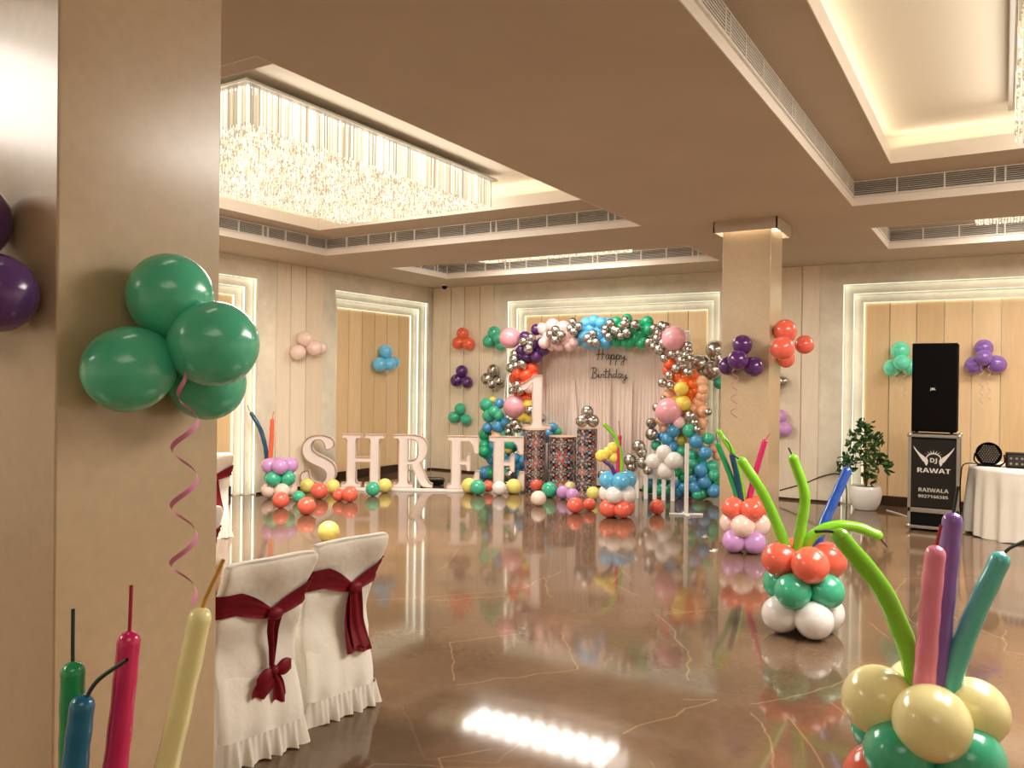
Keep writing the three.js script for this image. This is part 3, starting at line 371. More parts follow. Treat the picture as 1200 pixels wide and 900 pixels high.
// ------------------------------------------------------------------ chandeliers
const rodGeo = new THREE.CylinderGeometry(0.0055, 0.0055, 0.255, 5, 1);
const rodMats = [phys(0xd8d2c6, { roughness: 0.12, emissive: 0xffeccc, emissiveIntensity: 0.17 }), phys(0xf2eee4, { roughness: 0.08, emissive: 0xfff2da, emissiveIntensity: 0.32 }), phys(0xa89f90, { roughness: 0.15, emissive: 0xffeccc, emissiveIntensity: 0.1 })];
const chandelierLabels = ['long rectangular crystal rod chandelier in the coffer beside the near pillar', 'long rectangular crystal rod chandelier in the coffer above the speaker side', 'narrow crystal rod chandelier in the coffer above the balloon arch', 'narrow crystal rod chandelier in the coffer above the speaker stack', 'rectangular crystal rod chandelier in the coffer behind the chairs', 'rectangular crystal rod chandelier in the coffer in front of the near pillar'];
CHANDELIERS.forEach(([x0, x1, z0, z1], i) => {
  const cx = (x0 + x1) / 2, cz = (z0 + z1) / 2, t = thing('chandelier', chandelierLabels[i], 'chandelier', [cx, 3.3, cz]), hx = (x1 - x0) / 2, hz = (z1 - z0) / 2;
  for (const [a, b] of [[-1, -1], [1, -1], [-1, 1], [1, 1], [0, 0]]) mesh('hanger', new THREE.CylinderGeometry(0.01, 0.01, 0.06, 8).translate(a * hx * 0.8, 0.33, b * hz * 0.8), M.steel, t);
  mesh('mounting_plate', rbx(-hx - 0.05, hx + 0.05, 0.282, 0.302, -hz - 0.05, hz + 0.05, 0.004, 1), M.steel, t);
  mesh('light_panel', bx(-hx + 0.02, hx - 0.02, 0.276, 0.284, -hz + 0.02, hz - 0.02), M.led(WARM, 0.3), t);
  const pts = [[], [], []], s = 0.027, nx = Math.round(2 * hx / s), nz = Math.round(2 * hz / s);
  for (let a = 0; a <= nx; a++) for (let b = 0; b <= nz; b++) { const edge = a === 0 || b === 0 || a === nx || b === nz; const k = rand(); pts[k < 0.45 ? 0 : k < 0.75 ? 1 : 2].push([-hx + 2 * hx * a / nx + span(-0.006, 0.006), 0.148 + span(-0.003, 0.003) + (edge ? 0.004 : 0), -hz + 2 * hz * b / nz + span(-0.006, 0.006)]); }
  pts.forEach((q, k) => {
    const im = new THREE.InstancedMesh(rodGeo, rodMats[k], q.length), m4 = new THREE.Matrix4();
    q.forEach((p, j) => im.setMatrixAt(j, m4.makeTranslation(...p)));
    im.name = 'crystal_rods'; im.userData.kind = 'stuff'; shade(im); t.add(im);
  });
});
// ------------------------------------------------------------------ backdrop, arch, sign
const swagMat = std(0xefdcd2, { roughness: 0.7 });
{
  const t = thing('backdrop_curtain', 'pale pink pleated curtain backdrop hanging inside the balloon arch', 'curtain', [-5.2, 0, -11.15]);
  const w = 1.34, top = 2.3;
  mesh('curtain', grid(420, 14, (u, v) => {
    const x = (u - 0.5) * 2 * w, y = 0.02 + v * (top - 0.02);
    const f = Math.sin(x * 104 + 1.3 * Math.sin(x * 9)) * 0.013 + Math.sin(x * 23 + 2) * 0.012 + Math.sin(x * 131 + y * 1.5) * 0.004;
    return [x + 0.012 * Math.sin(y * 2 + x * 7), y, f * (0.75 + 0.25 * Math.sin(y * 1.7 + x * 3))];
  }), M.curtain, t);
  const fr = [tube([[-w - 0.03, 0.02, -0.04], [-w - 0.03, 1.2, -0.04], [-w - 0.03, top + 0.02, -0.04]], 0.014, 8), tube([[w + 0.03, 0.02, -0.04], [w + 0.03, 1.2, -0.04], [w + 0.03, top + 0.02, -0.04]], 0.014, 8), tube([[-w - 0.03, top + 0.02, -0.04], [0, top + 0.02, -0.04], [w + 0.03, top + 0.02, -0.04]], 0.014, 8), rbx(-w - 0.05, -w - 0.01, 0, 0.02, -0.2, 0.15), rbx(w + 0.01, w + 0.05, 0, 0.02, -0.2, 0.15)];
  mesh('frame', join(fr), M.white, t);
  for (const [x0, x1] of [[-0.62, -0.28], [0.16, 0.22], [0.52, 0.56]]) mesh('white_swag', grid(20, 20, (u, v) => { const y = 0.1 + v * 1.5, s = (0.15 + 0.85 * (1 - v)) * (x1 - x0); return [x0 + (x1 - x0) * 0.5 + (u - 0.5) * s, y, 0.045 + 0.012 * Math.sin(u * 18)]; }), swagMat, t);
}
{
  const t = thing('balloon_arch', 'multicoloured balloon garland arching over the pink curtain', 'balloon arch', [-5.2, 0, -10.8]);
  for (const [c, x, y, z, r] of GARLAND) {
    const d = [span(-0.5, 0.5), span(-0.6, 0.6), span(0.3, 1)];
    balloon(t, r > 0.13 ? balloonMid : balloonSmall, BALLOON[GARLAND_COLOURS[c]], [x + 5.2, y, z + 10.8], r, d);
  }
  // the hoop that the balloons are tied to
  mesh('hoop', tube([[-1.45, 0.02, -0.02], [-1.5, 0.8, -0.02], [-1.45, 1.7, -0.02], [-1.1, 2.25, -0.02], [0, 2.36, -0.02], [1.15, 2.25, -0.02], [1.48, 1.7, -0.02], [1.5, 0.8, -0.02], [1.42, 0.02, -0.02]], 0.012, 80, 6), M.white, t);
}
{ // script lettering, single strokes: Happy / Birthday
  const L = {
    H: [[[0.05, 0.0], [0.14, 0.5], [0.2, 1.0]], [[0.48, 0.0], [0.52, 0.5], [0.6, 1.02]], [[-0.12, 0.42], [0.2, 0.5], [0.5, 0.52], [0.75, 0.46]]],
    a: [[[0.36, 0.42], [0.2, 0.46], [0.06, 0.24], [0.14, 0.02], [0.32, 0.2], [0.38, 0.42], [0.36, 0.1], [0.5, 0.06]]],
    p: [[[0.0, 0.1], [0.1, 0.44], [0.04, -0.1], [-0.02, -0.5]], [[0.06, 0.2], [0.2, 0.46], [0.36, 0.36], [0.3, 0.08], [0.1, 0.06], [0.45, 0.08]]],
    y: [[[0.0, 0.42], [0.06, 0.1], [0.24, 0.12], [0.36, 0.44], [0.3, 0.0], [0.16, -0.48], [-0.02, -0.42], [0.2, -0.1], [0.5, 0.1]]],
    B: [[[0.1, 0.0], [0.14, 0.5], [0.2, 1.0]], [[-0.05, 0.9], [0.2, 1.04], [0.55, 0.9], [0.46, 0.62], [0.18, 0.52], [0.56, 0.42], [0.56, 0.1], [0.2, -0.02], [-0.05, 0.06]]],
    i: [[[0.0, 0.1], [0.08, 0.42], [0.1, 0.06], [0.26, 0.1]], [[0.12, 0.6], [0.14, 0.64], [0.15, 0.66]]],
    r: [[[0.0, 0.06], [0.08, 0.44], [0.12, 0.36], [0.3, 0.4], [0.26, 0.08], [0.42, 0.08]]],
    t: [[[0.12, 0.92], [0.08, 0.4], [0.1, 0.06], [0.28, 0.08]], [[-0.15, 0.6], [0.12, 0.66], [0.4, 0.68]]],
    h: [[[0.06, 0.0], [0.12, 0.5], [0.2, 0.95]], [[0.08, 0.2], [0.22, 0.44], [0.34, 0.36], [0.34, 0.06], [0.48, 0.1]]],
    d: [[[0.3, 0.4], [0.14, 0.44], [0.04, 0.2], [0.14, 0.02], [0.3, 0.16], [0.42, 0.95], [0.36, 0.1], [0.5, 0.06]]],
  };
  const t = thing('birthday_sign', 'black script Happy Birthday sign hung on the pink curtain', 'sign', [-5.22, 1.915, -11.09]);
  const write = (word, x, y, s, adv) => { for (const c of word) { const g = L[c].map((st) => tube(st.map(([a, b]) => [x + a * s, y + b * s, 0]), 0.0065, 14, 6)); mesh('letter_' + c.toLowerCase(), join(g), M.ink, t); x += adv[c] * s; } };
  const adv = { H: 0.78, a: 0.5, p: 0.5, y: 0.5, B: 0.7, i: 0.3, r: 0.42, t: 0.34, h: 0.5, d: 0.52 };
  write('Happy', -0.02, 0.0, 0.17, adv); write('Birthday', -0.11, -0.275, 0.155, adv);
}
// ------------------------------------------------------------------ letters, pedestals
const serif = await new FontLoader().loadAsync('fonts/droid/droid_serif_bold.typeface.json');
const sans = await new FontLoader().loadAsync('fonts/droid/droid_sans_bold.typeface.json');
const SLAB_E = [[0, 0], [1, 0], [1, 0.34], [0.88, 0.34], [0.8, 0.17], [0.7, 0.1], [0.42, 0.09], [0.42, 0.46], [0.58, 0.46], [0.62, 0.35], [0.72, 0.35], [0.72, 0.67], [0.62, 0.67], [0.58, 0.55], [0.42, 0.55], [0.42, 0.91], [0.68, 0.91], [0.78, 0.84], [0.85, 0.68], [0.97, 0.68], [0.97, 1], [0, 1], [0, 0.93], [0.13, 0.9], [0.13, 0.1], [0, 0.07]];
function marquee(ch, width, height, depth, label, [x, y, z], turn, group) {   // a box letter with a raised rim along its outline
  const t = thing('marquee_letter', label, 'letter', [x, y, z], turn, group);
  const shapes = ch === 'E' ? [new THREE.Shape(SLAB_E.map((p) => new THREE.Vector2(...p)))] : serif.generateShapes(ch, 1), g0 = new THREE.ShapeGeometry(shapes); g0.computeBoundingBox();
  const b = g0.boundingBox, sx = width / (b.max.x - b.min.x), sy = height / (b.max.y - b.min.y), fit = (p) => new THREE.Vector2((p.x - (b.min.x + b.max.x) / 2) * sx, (p.y - b.min.y) * sy);
  const made = shapes.map((s) => { const e = s.extractPoints(14), q = new THREE.Shape(e.shape.map(fit)); q.holes = e.holes.map((h) => new THREE.Path(h.map(fit))); return q; });
  const body = new THREE.ExtrudeGeometry(made, { depth, bevelEnabled: true, bevelSize: 0.003, bevelThickness: 0.003, bevelSegments: 1 }); body.translate(0, 0, -depth);
  mesh('letter_body', body, M.letter, t);
  const rims = []; for (const q of made) for (const c of [q.getPoints(), ...q.holes.map((h) => h.getPoints())]) for (let i = 0; i < c.length; i++) { const a = c[i], d = c[(i + 1) % c.length], l = a.distanceTo(d); if (l < 1e-4) continue; const k = new THREE.BoxGeometry(l + 0.008, 0.011, 0.03); k.rotateZ(Math.atan2(d.y - a.y, d.x - a.x)); k.translate((a.x + d.x) / 2, (a.y + d.y) / 2, 0.008); rims.push(k); }
  mesh('rim', join(rims), M.letterRim, t);
  return t;
}
const ROW = 0.551, LB = 0.035;
marquee('S', 0.5, 0.74, 0.1, 'white box letter S beside the pink, green and lilac balloon column', [-8.36, LB, -8.46], ROW);
marquee('H', 0.61, 0.755, 0.1, 'white box letter H between the letters S and R', [-7.86, LB, -8.84], ROW);
marquee('R', 0.56, 0.755, 0.1, 'white box letter R between the letters H and E', [-7.25, LB, -9.22], ROW);
marquee('E', 0.46, 0.75, 0.1, 'white box letter E standing right after the letter R', [-6.58, LB, -9.52], ROW);
marquee('E', 0.5, 0.76, 0.1, 'white box letter E at the end of the row beside the pedestals', [-6.0, LB, -9.76], ROW);
{ const a = [-8.3, -8.5], b = [-5.85, -9.85], m = mesh('letter_base', rbx(-1.42, 1.42, 0, 0.028, -0.1, 0.06, 0.004, 1), M.white); m.position.set((a[0] + b[0]) / 2, 0, (a[1] + b[1]) / 2); m.rotation.y = ROW - 0.03; info(m, 'low white base board under the row of box letters', 'board'); }

function ajrak() {   // printed cloth: star rosettes in red, rust, blue and cream on navy
  const N = 512, c = document.createElement('canvas'); c.width = c.height = N; const g = c.getContext('2d');
  g.fillStyle = '#10121c'; g.fillRect(0, 0, N, N);
  const ros = (x, y, R, cols) => {
    for (let k = 0; k < 3; k++) for (let i = 0; i < 12; i++) { const a = (i + k * 0.5) * Math.PI / 6, r = R * (0.32 + 0.3 * k); g.fillStyle = cols[(k + (i % 2)) % cols.length]; g.save(); g.translate(x + Math.cos(a) * r, y + Math.sin(a) * r); g.rotate(a); g.beginPath(); g.ellipse(0, 0, R * 0.17, R * 0.085 * (1 + k * 0.35), 0, 0, 7); g.fill(); g.strokeStyle = '#e0b690'; g.lineWidth = 2.2; g.stroke(); g.restore(); }
    g.fillStyle = cols[2]; g.beginPath(); for (let i = 0; i < 16; i++) { const a = i * Math.PI / 8, r = R * (i % 2 ? 0.12 : 0.26); g.lineTo(x + Math.cos(a) * r, y + Math.sin(a) * r); } g.fill(); g.strokeStyle = '#ecd9bd'; g.lineWidth = 2; g.stroke();
  };
  const warm = ['#bb3f34', '#b8604e', '#8db9cf'], cool = ['#3c6f92', '#24486c', '#d8a07e'];
  for (const dx of [0, N]) for (const dy of [0, N]) { ros(dx, dy, 150, cool); }
  ros(N / 2, N / 2, 170, warm);
  for (const [x, y] of [[N / 2, 0], [N / 2, N]]) ros(x, y, 95, cool);
  for (const [x, y] of [[0, N / 2], [N, N / 2]]) ros(x, y, 95, warm);
  const t = new THREE.CanvasTexture(c); t.colorSpace = THREE.SRGBColorSpace; t.wrapS = t.wrapT = THREE.RepeatWrapping;
  return t;
}
const cloth = ajrak();
function pedestal(label, x, z, r, h, ru, rv, du, dv) {
  const t = thing('pedestal', label, 'pedestal', [x, 0, z]), m = cloth.clone(); m.repeat.set(ru, rv); m.offset.set(du, dv); m.needsUpdate = true;
  mesh('printed_cover', new THREE.LatheGeometry([[r, 0.003], [r, h * 0.33], [r, h * 0.66], [r, h - 0.006]].map((p) => new THREE.Vector2(...p)), 48), std(0xffffff, { map: m, roughness: 0.75 }), t);
  mesh('top_disc', new THREE.LatheGeometry([[0.001, h], [r - 0.004, h], [r, h - 0.006], [r, h - 0.02], [0.001, h - 0.02]].map((p) => new THREE.Vector2(...p)), 48), M.letterRim, t);
  mesh('base_disc', new THREE.CylinderGeometry(r - 0.002, r - 0.002, 0.01, 40).translate(0, 0.005, 0), M.blackMatte, t);
}
pedestal('printed cylinder pedestal carrying the large white numeral one', -5.79, -10.19, 0.158, 0.89, 3, 3, 0.2, 0.1);
pedestal('widest and lowest printed cylinder pedestal between the two taller ones', -5.48, -10.45, 0.207, 0.793, 3, 2, 0.3, 0.25);
pedestal('tallest printed cylinder pedestal with three silver balloons on top', -4.93, -10.14, 0.14, 0.947, 2, 3, 0.0, 0.4);
{
  const t = marquee('1', 0.45, 0.775, 0.1, 'large white numeral one standing on the printed pedestal', [-5.77, 0.897, -10.15], ROW);
  t.name = numbered('marquee_numeral'); t.userData.category = 'numeral';
}
cluster('balloon_bunch', 'three silver balloons resting on the tallest printed pedestal', CL.trio, 'chrome');
// ------------------------------------------------------------------ fence, stand, white flower
{
  const t = thing('picket_fence', 'small white picket fence in front of the blue and green balloons', 'fence', [-4.02, 0, -10.4], 0.05);
  const s = new THREE.Shape([[-0.024, 0], [0.024, 0], [0.024, 0.38], [0, 0.44], [-0.024, 0.38]].map((p) => new THREE.Vector2(...p)));
  const g = new THREE.ExtrudeGeometry(s, { depth: 0.02, bevelEnabled: true, bevelSize: 0.003, bevelThickness: 0.003, bevelSegments: 1 });
  for (let i = 0; i < 6; i++) mesh('picket', g, M.white, t).position.x = -0.38 + i * 0.125;
  for (const y of [0.28]) mesh('rail', rbx(-0.42, 0.3, y, y + 0.045, -0.022, -0.002, 0.003, 1), M.white, t);
}
{
  const t = thing('post_stand', 'thin white upright post on a flat cross foot', 'stand', [-3.24, 0, -9.4], 0.5);
  mesh('post', rbx(-0.022, 0.022, 0.02, 0.86, -0.022, 0.022, 0.004), M.white, t);
  mesh('foot', rbx(-0.2, 0.2, 0, 0.022, -0.025, 0.025, 0.004), M.white, t);
  mesh('foot', rbx(-0.025, 0.025, 0, 0.02, -0.14, 0.14, 0.004), M.white, t);
}
cluster('balloon_flower', 'flower of four white balloons tied in front of the picket fence', CL.whiteFlower, 'white');
// ------------------------------------------------------------------ balloon columns
function column(label, [x, z], r, ring, step, tiers, sticks, tails, sr, turn0, geo = balloonMid, gap = 0) {
  const t = thing('balloon_column', label, 'balloon column', [x, 0, z]);
  tiers.forEach((c, k) => { for (let i = 0; i < 4; i++) { const a = turn0 + i * Math.PI / 2 + k * (Math.PI / 4 + 0.1), d = [Math.cos(a) * ring, r + 0.004 + k * step, Math.sin(a) * ring]; balloon(t, geo, BALLOON[c], d, r * span(0.95, 1.05), [Math.cos(a), span(-0.1, 0.2), Math.sin(a)]); } });
  mesh('core', tube([[0, 0.03, 0], [0, 0.2, 0], [0, r + step * (tiers.length - 1) + 0.05, 0]], 0.012, 6, 6), M.white, t);
  for (const [key, colour] of sticks) (STICKS[tails[0]][key] || []).forEach((p, i) => { const rel = (q) => q.map(([a, b, c]) => [a - x, b, c - z]), tl = STICKS[tails[1]][key][i]; longBalloon(t, rel(p), sr, BALLOON[colour], tl && rel(tl), tl && (tails[2] || {})[key]); });
  return t;
}
const dk = tailMat.dark, redTail = std(0xa8203c, { roughness: 0.5 }), goldTail = std(0xc9983a, { roughness: 0.5 });
column('white, green and coral balloon column with lime and blue long balloons', [-1.085, -5.42], 0.117, 0.147, 0.172, ['white', 'jade', 'coral'], [['lime', 'lime'], ['blue', 'blue']], ['mid', 'midTails', { lime: dk, blue: dk }], 0.036, 0.9);
column('lilac, pink and coral balloon column at the foot of the lit pillar', [-2.08, -7.7], 0.108, 0.125, 0.152, ['lilac', 'pale', 'coral'], [['green', 'leaf'], ['navy', 'navy'], ['lime', 'lime'], ['magenta', 'magenta']], ['pil', 'pilTails', { green: dk, navy: dk }], 0.03, 0.55);
column('coral, green and pale yellow balloon column with pink, purple and teal long balloons', [-0.235, -3.36], 0.125, 0.155, 0.14, ['coral', 'jade', 'butter'], [['lime', 'lime'], ['pink', 'pink'], ['purple', 'violet'], ['teal', 'teal']], ['front', 'frontTails', { lime: dk, pink: redTail, purple: dk, teal: dk }], 0.04, 1.15, balloonFine);
column('pale pink, green and lilac balloon column beside the letter S', [-8.16, -7.55], 0.105, 0.13, 0.16, ['pale', 'jade', 'lilac'], [['navy', 'navy'], ['orange', 'orangered']], ['left', 'leftTails'], 0.032, 0.5);
{
  const t = column('coral, white and blue balloon column with yellow balloon flower', [-3.86, -8.77], 0.108, 0.115, 0.165, ['coral', 'white', 'sky'], [['lime', 'lime'], ['magenta', 'magenta'], ['plum', 'plum']], ['cen', 'cenTails', { magenta: redTail }], 0.026, 0.62);
  for (const [x, y, z, r] of CL.cenYellow) balloon(t, balloonSmall, BALLOON.yellow, [x + 3.86, y, z + 8.77], r, [x + 3.77, y - 0.75, z + 8.77]);
}
column('balloon column beside the near pillar with green, blue, pink and cream long balloons', [-1.6, -0.96], 0.1, 0.115, 0.15, ['white', 'jade', 'coral'], [['green', 'leaf'], ['blue', 'petrol'], ['pink', 'magenta'], ['cream', 'butter']], ['near', 'nearTails', { green: dk, blue: dk, pink: redTail, cream: goldTail }], 0.0255, 0.4, balloonFine);
// ------------------------------------------------------------------ balloon bunches on walls and pillars
const PINK = 0xd98aa8, SILVERY = 0xe6d3c8;
cluster('balloon_bunch', 'four green balloons with a curled pink ribbon on the near pillar', CL.nearGreen, 'green', { geo: balloonFine, wall: [0.05, 0], ribbon: [[0.07, 0.56, 0.03, 4, 0.014, 0xd987ae]], rx: 0.03, rz: 0.0 });
cluster('balloon_bunch', 'dark purple balloons on the front face of the near pillar', CL.nearPurple, 'purple', { geo: balloonFine, wall: [0, 0.05] });
cluster('balloon_bunch', 'pale pink balloons on the boards of the left wall', CL.palePink, 'pale', { wall: [0.05, 0], ribbon: [[0.05, 0.4, 0.015, 4, 0.01, SILVERY]] });
cluster('balloon_bunch', 'light blue balloons in the recess of the left wall', CL.blueLeft, 'baby', { wall: [0.05, 0], ribbon: [[0.05, 0.5, 0.02, 5, 0.012, SILVERY], [0.07, 0.42, 0.02, 4, 0.012, SILVERY]] });
cluster('balloon_bunch', 'three orange balloons on the back wall above the purple bunch', CL.orangeBack, 'orangered', { wall: [0, 0.05] });
cluster('balloon_bunch', 'three dark purple balloons on the back wall between orange and green bunches', CL.purpleBack, 'plum', { wall: [0, 0.05] });
cluster('balloon_bunch', 'three green balloons on the back wall below the purple bunch', CL.greenLow, 'jade', { wall: [0, 0.05] });
cluster('balloon_bunch', 'silver balloons on the back wall boards left of the arch', CL.silverBack, 'chrome', { wall: [0, 0.05] });
cluster('balloon_bunch', 'green balloons on the back wall above the silver bunch', CL.greenHigh, 'jade', { wall: [0, 0.05] });
cluster('balloon_bunch', 'dark purple balloons with curled ribbon on the lit pillar', CL.pillarPurple, 'plum', { wall: [0, 0.05], ribbon: [[-0.02, 0.52, 0.035, 4, 0.012, PINK]], rz: 0.12 });
cluster('balloon_bunch', 'coral balloons on the side of the lit pillar', CL.pillarCoral, 'coral', { wall: [0.05, 0] });
cluster('balloon_bunch', 'mint green balloons in the lit recess beside the speaker', CL.mint, 'mint', { wall: [0, 0.05], ribbon: [[-0.05, 0.42, 0.02, 5, 0.012, SILVERY], [0.05, 0.4, 0.02, 4, 0.012, SILVERY]], rz: 0.1 });
cluster('balloon_bunch', 'violet balloons in the lit recess above the cloth covered table', CL.violet, 'violet', { wall: [0, 0.05], ribbon: [[-0.03, 0.5, 0.02, 5, 0.012, SILVERY], [0.05, 0.45, 0.02, 4, 0.012, SILVERY]], rz: 0.1 });
cluster('balloon_bunch', 'lilac balloons on the back wall behind the lit pillar', CL.lilac, 'lilac', { wall: [0, 0.05] });
cluster('balloon_bunch', 'small silver balloons on the back wall behind the lit pillar', CL.silverSmall, 'chrome', { wall: [0, 0.05] });
cluster('balloon_bunch', 'large silver balloons with one green on the wall between arch and lit pillar', CL.silverBig, 'chrome', { wall: [0, 0.05], colours: [, , , , 'jade'], ribbon: [[-0.05, 0.75, 0.035, 6, 0.012, 0x8a6a5a]], rz: 0.16 });
// ------------------------------------------------------------------ loose balloons on the floor
const LOOSE_LABELS = ['coral balloon on the floor touching the column beside letter S', 'small green balloon half behind a coral one before letter S', 'coral balloon on the floor in front of the small green one', 'coral balloon against the foot of letter S', 'yellow balloon at the left foot of letter S', 'yellow balloon between letters S and H', 'smaller coral balloon before letter H', 'larger coral balloon before letter H', 'green balloon between letters H and R', 'yellow balloon beside the green one at letter R', 'lone yellow balloon out on the floor behind the chairs',
  'yellow balloon at the foot of the letter E after R', 'green balloon at the foot of the letter E after R', 'small coral balloon between the two letters E', 'white balloon before the last letter E', 'yellow balloon under the last letter E', 'coral balloon at the foot of the numeral pedestal', 'ivory balloon on the floor before the numeral pedestal', 'green balloon at the foot of the widest pedestal', 'lilac balloon beside the green one under the widest pedestal', 'lilac balloon touching the other lilac one by a coral balloon', 'small cream balloon behind the lilac pair', 'larger coral balloon before the tallest pedestal', 'smaller coral balloon before the tallest pedestal', 'yellow balloon between tallest pedestal and blue topped column', 'lone coral balloon before the white picket fence'];
LOOSE.forEach(([c, x, y, z, r], i) => { const m = mesh('floor_balloon', balloonMid, BALLOON[c]); m.position.set(x, y, z); m.scale.set(r, r, r); m.quaternion.setFromUnitVectors(UP, new THREE.Vector3(span(-0.4, 0.4), 0.25, span(0.3, 0.8)).normalize()); info(m, LOOSE_LABELS[i], 'balloon', 'loose balloons on the floor'); });
// ------------------------------------------------------------------ chairs
// local: the back of the chair faces +x, width along z
const lerp = (tab, y) => { for (let i = 1; i < tab.length; i++) if (y <= tab[i][0]) { const [a, p] = tab[i - 1], [b, q] = tab[i], t = (y - a) / (b - a), s = t * t * (3 - 2 * t); return p + (q - p) * s; } return tab[tab.length - 1][1]; };
const REAR = [[0, 0.03], [0.12, 0.015], [0.45, -0.06], [0.6, -0.025], [0.845, 0.085]], HALF = [[0, 0.212], [0.1, 0.208], [0.45, 0.198], [0.6, 0.208], [0.76, 0.219], [0.82, 0.219], [0.845, 0.212]];
function ringPoint(u, x0, x1, hz, rr) {   // rounded rectangle, u 0..1, starting at the rear middle
  const ex = (x1 - x0) / 2 - rr, ez = hz - rr, q = Math.PI / 2 * rr, P = 4 * (ex + ez) + 4 * q; let s = u * P; const cx = (x0 + x1) / 2;
  const seg = [[ez, (t) => [x1, t, 1, 0]], [q, (t) => { const a = t / rr; return [cx + ex + rr * Math.cos(a), ez + rr * Math.sin(a), Math.cos(a), Math.sin(a)]; }], [2 * ex, (t) => [cx + ex - t, hz, 0, 1]], [q, (t) => { const a = Math.PI / 2 + t / rr; return [cx - ex + rr * Math.cos(a), ez + rr * Math.sin(a), Math.cos(a), Math.sin(a)]; }], [2 * ez, (t) => [x0, ez - t, -1, 0]], [q, (t) => { const a = Math.PI + t / rr; return [cx - ex + rr * Math.cos(a), -ez + rr * Math.sin(a), Math.cos(a), Math.sin(a)]; }], [2 * ex, (t) => [cx - ex + t, -hz, 0, -1]], [q, (t) => { const a = 1.5 * Math.PI + t / rr; return [cx + ex + rr * Math.cos(a), -ez + rr * Math.sin(a), Math.cos(a), Math.sin(a)]; }], [ez + 1e-6, (t) => [x1, -ez + t, 1, 0]]];
  for (const [l, fn] of seg) { if (s <= l + 1e-7) return fn(s); s -= l; }
  return [x1, 0, 1, 0];
}
function coverGeometry(ph) {
  const upper = grid(96, 34, (u, v) => {
    const y = 0.28 + Math.min(1, v * 1.05) * 0.565, cap = v > 0.953 ? 1 - (v - 0.953) / 0.047 : 1, k = Math.min(1, (y - 0.28) / 0.09), x1 = lerp(REAR, y) - 0.009 + 0.012 * k, hz = lerp(HALF, y) - 0.008 + 0.011 * k, th = 0.055;
    const [x, z] = ringPoint(u, x1 - th, x1, hz, 0.024), cx = x1 - th / 2;
    const w = 0.005 * Math.sin(z * 22 - y * 14 + 2 * ph) + 0.004 * Math.sin(z * 18 + y * 9 + ph) * Math.sin(y * 14 + ph);
    return [cx + (x - cx) * cap + w, y + (cap < 1 ? 0.006 * (1 - cap) : 0) - 0.008 * Math.pow(Math.abs(z) / hz, 8) * (y > 0.8 ? 1 : 0), z * (cap < 1 ? 0.95 + 0.05 * cap : 1)];
  });
  const lower = grid(140, 22, (u, v) => {
    const y = 0.05 + Math.min(1, v * 1.05) * 0.41, cap = v > 0.953 ? 1 - (v - 0.953) / 0.047 : 1, x1 = lerp(REAR, y) - 0.02 * Math.max(0, (y - 0.33) / 0.13), hz = lerp(HALF, y) - 0.008 * Math.max(0, (y - 0.33) / 0.13), fl = (1 - y / 0.46) ** 2;
    const [x, z, nx, nz] = ringPoint(u, -0.47 - 0.03 * fl, x1, hz, 0.04), cx = (x1 - 0.47) / 2;
    const w = fl * 0.01 * (Math.sin(u * 62.8319 + ph * 3) + 0.7 * Math.sin(u * 100.531 + ph + y * 6)) + 0.002 * fl * Math.sin(u * 43.9823 + y * 20 + ph);
    return [cx + (x + nx * w - cx) * cap, y + (cap < 1 ? 0.004 : 0), (z + nz * w) * cap];
  });
  return join([upper, lower]);
}
function ruffleGeometry(ph) {
  return grid(260, 8, (u, v) => {
    const y = 0.004 + (1 - v) * 0.105, k = v, [x, z, nx, nz] = ringPoint(u, -0.5, 0.026, 0.204, 0.05);
    const w = 0.006 + k * 0.02 + k * 0.014 * (Math.sin(u * 163.363 + ph) + 0.5 * Math.sin(u * 251.327 + 2 * ph)) + 0.003 * Math.sin(u * 402.124);
    return [x + nx * w, y + 0.004 * k * Math.sin(u * 87.9646 + ph), z + nz * w];
  });
}
function sashBand(tilt, knotZ) {
  return grid(120, 8, (u, v) => {
    const s0 = ringPoint(u, -0.1, 0, 0.23, 0.024), side = s0[1], rear = s0[2] > 0.5, near = rear ? 1 - Math.min(1, Math.abs(side - knotZ) / 0.2) : 0;
    const half = 0.052 * (1 - 0.62 * near * near), yc = 0.665 + tilt * side - 0.075 * near, y = yc + (v - 0.5) * 2 * half, x1 = lerp(REAR, y), hz = lerp(HALF, y);
    const [x, z, nx, nz] = ringPoint(u, x1 - 0.058, x1, hz, 0.026), w = 0.019 + 0.004 * near + 0.003 * Math.sin(v * 19 + side * 25) + 0.0015 * Math.sin(v * 43);
    return [x + nx * w, y, z + nz * w];
  });
}
function strap(path, width, thick, waves) {   // cloth hanging along a path, gathered into folds; local z is its width
  const c = new THREE.CatmullRomCurve3(path.map(V));
  return grid(18, 30, (u, v) => { const p = c.getPointAt(v), w = width(v), s = (u - 0.5) * 2; return [p.x + thick * (0.6 + Math.sin(s * waves + v * 3)) , p.y + 0.008 * Math.sin(s * 3) * v, p.z + s * w]; });
}
